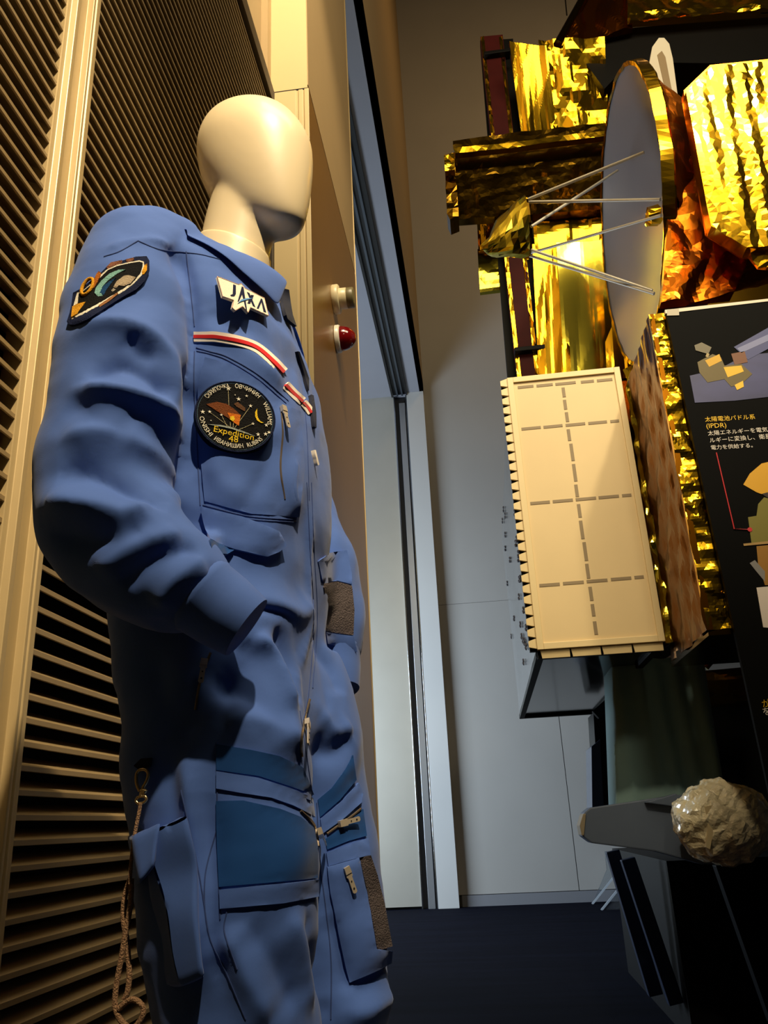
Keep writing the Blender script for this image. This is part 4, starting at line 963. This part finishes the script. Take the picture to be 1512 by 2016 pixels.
# -- red-brown strip with gold tape edges
YS = 4.98
def strip_x(y): return 968+(y-75)*0.1085
st = MB().prism([onY(strip_x(72)-22, 72, YS), onY(strip_x(72)+22, 68, YS), onY(strip_x(760)+22, 756, YS), onY(strip_x(760)-22, 760, YS)], (0, 0.10, 0)).build('red_strip', M_RUST, sat)
st['label'] = 'upright red-brown strip with gold taped edges'
for s_ in (-1, 1):
    a = onY(strip_x(72)+s_*18, 72, YS-0.004); b = onY(strip_x(760)+s_*18, 760, YS-0.004)
    foil_quad('gold_tape', a+(-0.013, 0, 0), a+(0.013, 0, 0), b+(0.013, 0, 0), b+(-0.013, 0, 0), 2, 70, 0.006, 33+s_, M_FOIL, st, 30, back=0.006)
for y in (108, 690):
    p = onY(strip_x(y), y, YS-0.02); MB().box(p+(-0.075, -0.03, -0.016), p+(0.13, 0.05, 0.016)).build('black_clip', M_DARK, st, 0.004)
MB().prism([onY(x, y, YS+0.12) for x, y in ((945, 80), (1010, 76), (1078, 745), (1000, 752))], (0, 0.06, 0)).build('rear_rail', M_DARK, sat)

# -- foil blankets on the body
YD = 5.0
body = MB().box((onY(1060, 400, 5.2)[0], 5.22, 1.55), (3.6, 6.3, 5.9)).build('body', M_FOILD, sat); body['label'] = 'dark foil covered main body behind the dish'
def pleats(k, ph, p=1.0): return lambda u, v: 0.32*tri(u*k+ph+0.25*v)*(0.3+0.7*v)
def blanket(name, pts, Y, n, m_, amp, seed, mt, scale, stretch, sub=None):
    q = [onY(x, y, Y+dy) for x, y, dy in pts]; return foil_quad(name, *q, int(n*2.6), int(m_*2.6), amp, seed, mt, body, scale, stretch, 0.04, sub)
blanket('foil_blanket', [(1003, 82, -0.33), (1075, 90, -0.30), (1100, 285, 0.0), (1030, 290, 0.0)], YD, 14, 16, 0.017, 101, M_FOIL, 3.0, (1.3, 1, 0.22), pleats(3, 0.1))
blanket('foil_blanket', [(1060, 78, -0.30), (1190, 72, -0.30), (1200, 280, 0.0), (1090, 290, 0.0)], YD, 9, 11, 0.024, 122, M_FOIL, 3.2, (1, 1, 1))
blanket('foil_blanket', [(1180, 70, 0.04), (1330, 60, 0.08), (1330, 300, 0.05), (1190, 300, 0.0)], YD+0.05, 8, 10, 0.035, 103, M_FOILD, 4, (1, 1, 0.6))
blanket('foil_blanket', [(1045, 395, -0.10), (1250, 372, -0.10), (1250, 500, 0.0), (1055, 505, 0.0)], YD-0.05, 12, 10, 0.020, 124, M_FOIL, 3.8, (1, 1, 1))
blanket('foil_blanket', [(1048, 480, 0), (1110, 478, 0), (1125, 745, 0.0), (1062, 750, 0.0)], YD-0.08, 8, 22, 0.026, 105, M_FOIL, 2.6, (1.4, 1, 0.25), pleats(2, 0.3))
blanket('foil_blanket', [(1095, 478, -0.17), (1195, 472, -0.17), (1210, 742, 0.0), (1112, 750, 0.0)], YD-0.04, 6, 16, 0.012, 106, M_FOILG, 2.0, (1.2, 1, 0.25), pleats(1, 0.0))
blanket('foil_blanket', [(1182, 470, 0), (1245, 468, 0), (1290, 742, 0.0), (1196, 745, 0.0)], YD-0.10, 7, 18, 0.022, 107, M_FOIL, 2.4, (1.4, 1, 0.25), pleats(2, 0.5))
blanket('foil_blanket', [(938, 416, 0), (990, 410, 0), (998, 480, 0.0), (942, 492, 0.0)], YD+0.1, 7, 8, 0.028, 108, M_FOIL, 6, (1.5, 1, 0.4), pleats(2, 0.2))
blanket('foil_blanket', [(940, 490, 0), (998, 478, 0), (1003, 568, 0.0), (945, 575, 0.0)], YD+0.12, 4, 5, 0.012, 109, M_FOILG, 4, (1, 1, 1))
# black beam and loose foil at the top
tb = MB().prism([onY(x, y, 4.78) for x, y in ((1092, 80), (1160, 62), (1760, 10), (1760, 130), (1240, 122), (1190, 175), (1150, 120))], (0, 0.4, 0)).build('top_beam', M_DARK, sat); tb['label'] = 'black beam across the top of the satellite'
foil_quad('top_blanket', onY(1235, 50, 4.7), onY(1760, 10, 4.7), onY(1760, -80, 4.75), onY(1235, -60, 4.75), 80, 24, 0.05, 111, M_FOIL, tb, 3.4)
foil_quad('top_blanket', onY(1240, 42, 4.66), onY(1620, 10, 4.66), onY(1620, -2, 4.66), onY(1240, 24, 4.66), 90, 6, 0.02, 112, M_FOIL, tb, 7)
foil_quad('top_blanket', onY(1100, 92, 4.72), onY(1245, 60, 4.72), onY(1245, -60, 4.8), onY(1165, -60, 4.8), 26, 30, 0.05, 113, M_AMBER, tb, 3.5, (1.6, 1, 0.5))
MB().tube([onY(1098, 88, 4.7), onY(1150, -5, 4.78), onY(1175, -50, 4.8)], 0.035, 10).build('foil_roll', M_FOILD, tb, 0, True)
MB().bar(onY(1113, 0, 7.4), onY(1116, 30, 7.4), 0.014, 0.014).build('hanging_wire', M_DARK, tb)

# ================================================================== INFORMATION BOARD
YI = 3.018
M_BOARD = mat('board_black', (4, 4, 5), 0.7, 0, 0.1, 5, spec=0.08)
bd = MB().prism([onY(x, y, YI) for x, y in ((1311, 616), (1512, 592), (1900, 548), (1990, 1700), (1545, 1700))], (0, 0.02, 0)).build('information_board', M_BOARD)
prop(bd, 'black printed information board with yellow and white Japanese text', 'sign')
def print_poly(name, pts, rgb, d=0.0016):
    m = mat('print_%02x%02x%02x' % rgb, rgb, 0.5); return MB().prism([onY(x, y, YI-d) for x, y in pts], (0, d+0.0005, 0)).build(name, m, bd)
def K9(*p): return [(1260+x/3.008, 580+y/3.008) for x, y in p]
MB().prism([onY(x, y, YI-0.002) for x, y in ((1309, 610), (1512, 588), (1900, 543), (1900, 547), (1512, 593), (1310, 617))], (0, 0.024, 0)).build('white_edge', mat('board_edge_white', (214, 204, 186), 0.5), bd)
print_poly('tape_tab', K9((160, 88), (230, 82), (232, 122), (160, 124)), (176, 168, 150), 0.003)
m_ear = mat('print_earth', (58, 62, 108), 0.5, 0, 0.55, 4.5, stretch=(1, 1, 2.2))
ear = MB().prism([onY(x, y, YI-0.0015) for x, y in K9((295, 480), (470, 440), (620, 360), (900, 330), (900, 590), (560, 628), (325, 640))], (0, 0.002, 0)).build('earth_picture', m_ear, bd)
for pts, c, d in ((((556, 310), (760, 195), (860, 150), (900, 250), (760, 320), (640, 385)), (66, 72, 122), 0.0022), (((575, 318), (760, 235), (900, 180), (900, 210), (600, 345)), (120, 126, 168), 0.0026),
                  (((340, 400), (430, 352), (480, 372), (500, 420), (600, 410), (665, 470), (600, 530), (540, 545), (500, 500), (400, 520), (352, 460)), (96, 82, 38), 0.0024),
                  (((322, 300), (365, 283), (424, 312), (405, 352), (330, 330)), (104, 96, 76), 0.0024), (((385, 390), (470, 352), (484, 392), (410, 428)), (206, 160, 34), 0.0029),
                  (((495, 430), (600, 420), (615, 455), (520, 490)), (222, 178, 40), 0.0029), (((560, 535), (610, 510), (615, 545), (575, 565)), (228, 186, 50), 0.0029), (((540, 350), (620, 335), (638, 400), (560, 415)), (110, 66, 40), 0.0026),
                  (((396, 345), (412, 352), (402, 372), (388, 366)), (160, 140, 96), 0.0028)):
    print_poly('satellite_picture', K9(*pts), c, d)
for pts, c, d in ((((612, 1125), (650, 1060), (720, 1000), (900, 960), (900, 1240), (758, 1195), (690, 1170)), (214, 160, 30), 0.0016), (((720, 1180), (758, 1170), (760, 1205)), (40, 30, 30), 0.0020),
                  (((640, 1318), (690, 1310), (700, 1240), (735, 1200), (900, 1250), (900, 1480), (660, 1470)), (120, 112, 40), 0.0016), (((612, 1475), (760, 1460), (900, 1450), (900, 1462), (615, 1488)), (170, 136, 80), 0.0022),
                  (((690, 1490), (900, 1470), (900, 1720), (740, 1720), (700, 1600)), (156, 110, 34), 0.0016), (((650, 1590), (680, 1572), (740, 1640), (740, 1700), (690, 1640)), (130, 128, 128), 0.0019),
                  (((690, 1735), (900, 1715), (900, 1985), (730, 1970)), (226, 214, 206), 0.0026)):
    print_poly('diagram_picture', K9(*pts), c, d)
def print_text(s, p0, p1, rgb, lift=0.0016):
    a = onY(*p0, YI); b = onY(*p1, YI); v, f = text_geo(s, 1.0); w = v[:, 0].max()-v[:, 0].min(); ux = (b-a)/w
    k = np.linalg.norm(ux); x_m = v[:, 0].min(); up = np.array((-ux[2], 0, ux[0]))
    P = [a+ux*(x-x_m)+up*y*1.0-np.array((0, lift, 0)) for x, y in v]
    return polymesh('lettering', P, f, mat('print_%02x%02x%02x' % rgb, rgb, 0.5), bd)
L9 = lambda x, y: K9((x, y))[0]
print_text('太陽電池パドル系', L9(386, 752), L9(682, 736), (236, 190, 34))
print_text('(IPDR)', L9(394, 792), L9(512, 786), (236, 190, 34))
print_text('太陽エネルギーを電気エネ', L9(403, 834), L9(828, 806), (224, 216, 206))
print_text('ルギーに変換し、衛星に', L9(414, 876), L9(812, 848), (224, 216, 206))
print_text('電力を供給する。', L9(422, 918), L9(668, 904), (224, 216, 206))
pth = [onY(x, y, YI-0.0015) for x, y in K9((452, 936), (558, 1388), (648, 1392))]
MB().tube(pth, 0.0022, 6).build('leader_line', mat('print_red', (196, 34, 44), 0.5), bd)
c = onY(*L9(650, 1392), YI-0.001); vs, fs = lathe([(0.0085, 0), (0.0085, 0.002)], 14); polymesh('leader_dot', rotate_to(vs, (0, -1, 0), c), fs, mat('print_red', (196, 34, 44), 0.5), bd)
print_text('が', (1502, 1392), (1518, 1390), (226, 176, 30))
print_text('を', (1504, 1408), (1518, 1406), (224, 216, 206))

# ================================================================== DISPLAY STAND
M_ST = mat('blue_grey_steel', (92, 106, 130), 0.55, 0.1, 0.15, 6)
M_STD = mat('black_steel', (9, 10, 13), 0.6, 0.0, spec=0.12)
M_NB = mat('navy_steel', (22, 40, 72), 0.5, 0.2)
M_CLOTH = fabric('grey_green_cloth', (120, 150, 150))
std = thing('display_stand', 'blue-grey steel support stand under the satellite with a draped column', 'stand', (1.2, 4.6, 0))
YC = 4.15
foil_quad('draped_cloth', onY(1203, 1302, YC), onY(1385, 1290, YC), onY(1432, 1600, YC-0.05), onY(1215, 1605, YC-0.05), 24, 16, 0.020, 121, M_CLOTH, std, 3.0, (2.4, 1, 0.15), 0.30).data.shade_smooth()
MB().prism([onY(x, y, 4.0) for x, y in ((1143, 1622), (1150, 1600), (1162, 1590), (1330, 1565), (1480, 1560), (1480, 1700), (1384, 1702), (1290, 1676), (1165, 1660), (1146, 1646))], (0, 0.16, 0)).build('outrigger_arm', M_ST, std, 0.006)
MB().prism([onY(x, y, 3.99) for x, y in ((1141, 1625), (1148, 1602), (1154, 1602), (1150, 1645), (1145, 1645))], (0, 0.14, 0)).build('arm_pad', mat('pale_rubber', (150, 140, 118), 0.7), std, 0.004)
MB().prism([onY(x, y, 3.97) for x, y in ((1270, 1580), (1330, 1562), (1345, 1572), (1345, 1590))], (0, 0.05, 0)).build('arm_bracket', M_ST, std, 0.004)
MB().prism([onY(x, y, 5.3) for x, y in ((1168, 1402), (1196, 1398), (1246, 1600), (1180, 1606))], (0, 0.3, 0)).build('rear_post', M_STD, std, 0.004)
MB().prism([onY(x, y, 5.25) for x, y in ((1164, 1470), (1182, 1455), (1190, 1600), (1166, 1606))], (0, 0.3, 0)).build('post_side', M_NB, std, 0.004)
for a, b, w in (((1172, 1408), (1300, 1292), 0.05), ((1300, 1292), (1390, 1232), 0.05), ((1248, 1590), (1330, 1500), 0.03), ((1258, 1598), (1335, 1512), 0.03)):
    MB().bar(onY(*a, 4.75), onY(*b, 4.75), w, w).build('diagonal_brace', M_STD, std, 0.003)
MB().tube([onY(1284, 1465, 4.8), onY(1289, 1502, 4.8), onY(1296, 1545, 4.8)], 0.012, 8).build('white_pin', mat('pin_white', (190, 190, 196), 0.4), std, 0, True)
MB().tube([onY(x, y, 4.9) for x, y in smooth_path(((1215, 1440), (1232, 1462), (1232, 1490), (1222, 1512)), 5)], 0.008, 8).build('black_cable', M_STD, std, 0, True)
MB().tube([onY(1331, 1250, 4.1), onY(1338, 1306, 4.1)], 0.016, 12).build('support_pin', mat('pin_steel', (150, 140, 128), 0.35, 0.7), std, 0, True)
MB().prism([onY(x, y, 5.02) for x, y in ((1190, 1300), (1330, 1290), (1250, 1420), (1215, 1440))], (0, 0.15, 0)).build('rear_panel', mat('taupe_panel', (96, 84, 78), 0.6), std)
foil_quad('amber_sheet', onY(1250, 1330, 5.14), onY(1512, 1310, 5.14), onY(1512, 1390, 5.14), onY(1260, 1395, 5.14), 30, 14, 0.012, 131, M_FOILD, std, 4)
for a, b, Y in (((1205, 1675), (1290, 1958), 4.9), ((1420, 1700), (1530, 2010), 4.3), ((1235, 1690), (1330, 1975), 4.7)):
    MB().bar(onY(*a, Y), onY(*b, Y), 0.07, 0.07).build('leg', M_NB if Y > 4.5 else M_STD, std, 0.004)
pa = onY(1290, 1690, 4.9); MB().box((pa[0], 4.6, FZ), (3.2, 6.6, pa[2])).build('base_dark_block', M_STD, std)  # black box added to keep the area below the satellite dark
MB().prism([onY(x, y, 5.55) for x, y in ((1350, 1360), (1800, 1330), (1800, 1640), (1372, 1640))], (0, 0.3, 0)).build('rear_dark_backdrop', M_STD, std)  # black block added as a backdrop, stands for the darkness behind the stand
foil_poly('foil_scrap', xz([(1385, 1308), (1400, 1285), (1440, 1270), (1445, 1282), (1410, 1300), (1395, 1318)], 4.3), 4.3, 0.02, 0.012, 133, M_FOILG, std, 0.02, 16)
for x in (1362, 1378, 1398):
    MB().bar(onY(x, 1415, 4.9), onY(x+8, 1480, 4.9), 0.012, 0.012).build('silver_rail', mat('rail_dim', (120, 120, 124), 0.4, 0.6), std)

# bubble-wrapped parcel on the outrigger arm
c = onY(1424, 1618, 3.82); bm = bmesh.new(); bmesh.ops.create_icosphere(bm, subdivisions=5, radius=1.0)
P = np.array([v.co[:] for v in bm.verts]); P = P*np.array((0.205, 0.15, 0.165))
P = P + np.stack([crumple(P, 141+i, 9) for i in range(3)], 1)*0.014 + np.stack([crumple(P, 151+i, 22) for i in range(3)], 1)*0.007
for v, p in zip(bm.verts, P): v.co = p+c
me = bpy.data.meshes.new('wrap'); bm.to_mesh(me); bm.free()
M_WRAP = mat('clear_plastic_wrap', (250, 238, 204), 0.16, 0, 0.10, 30, 0.7, 60, coat=0.9)
pc = thing('wrapped_parcel', 'round parcel wrapped in crumpled clear plastic on the stand arm', 'parcel', tuple(c-np.array((0, 0, 0.17))))
me.materials.append(M_WRAP); link('wrapping', me, pc)
MB().prism([onY(x, y, 3.690) for x, y in ((1388, 1588), (1412, 1583), (1409, 1592), (1399, 1600), (1404, 1640), (1398, 1672), (1390, 1668), (1394, 1630))], (0, 0.03, 0)).build('tape_strip', mat('tape_cream', (232, 214, 170), 0.35), pc)

# clear acrylic plates leaning at the foot of the stand
M_ACR = mat('clear_acrylic', (220, 228, 234), 0.05, 0, trans=0.95, spec=0.6)
M_ACE = mat('acrylic_edge', (176, 186, 196), 0.3)
for k, pts in enumerate((((1166, 1780), (1212, 1722), (1200, 1698), (1196, 1676), (1190, 1676), (1194, 1712)), ((1184, 1792), (1226, 1740), (1238, 1764), (1232, 1792)))):
    g = onZ(*pts[0], FZ); Y = g[1]
    t = thing('acrylic_plate', ('clear acrylic plate standing nearest the back wall skirting', 'clear acrylic plate standing nearer the stand foot')[k], 'acrylic plate', tuple(g))
    MB().prism([onY(x, y, Y) for x, y in pts], (0.02, 0.12, 0)).build('plate', M_ACR, t)
    MB().bar(onY(*pts[0], Y-0.003), onY(*pts[1], Y-0.003), 0.022, 0.022).build('plate_edge', M_ACE, t)
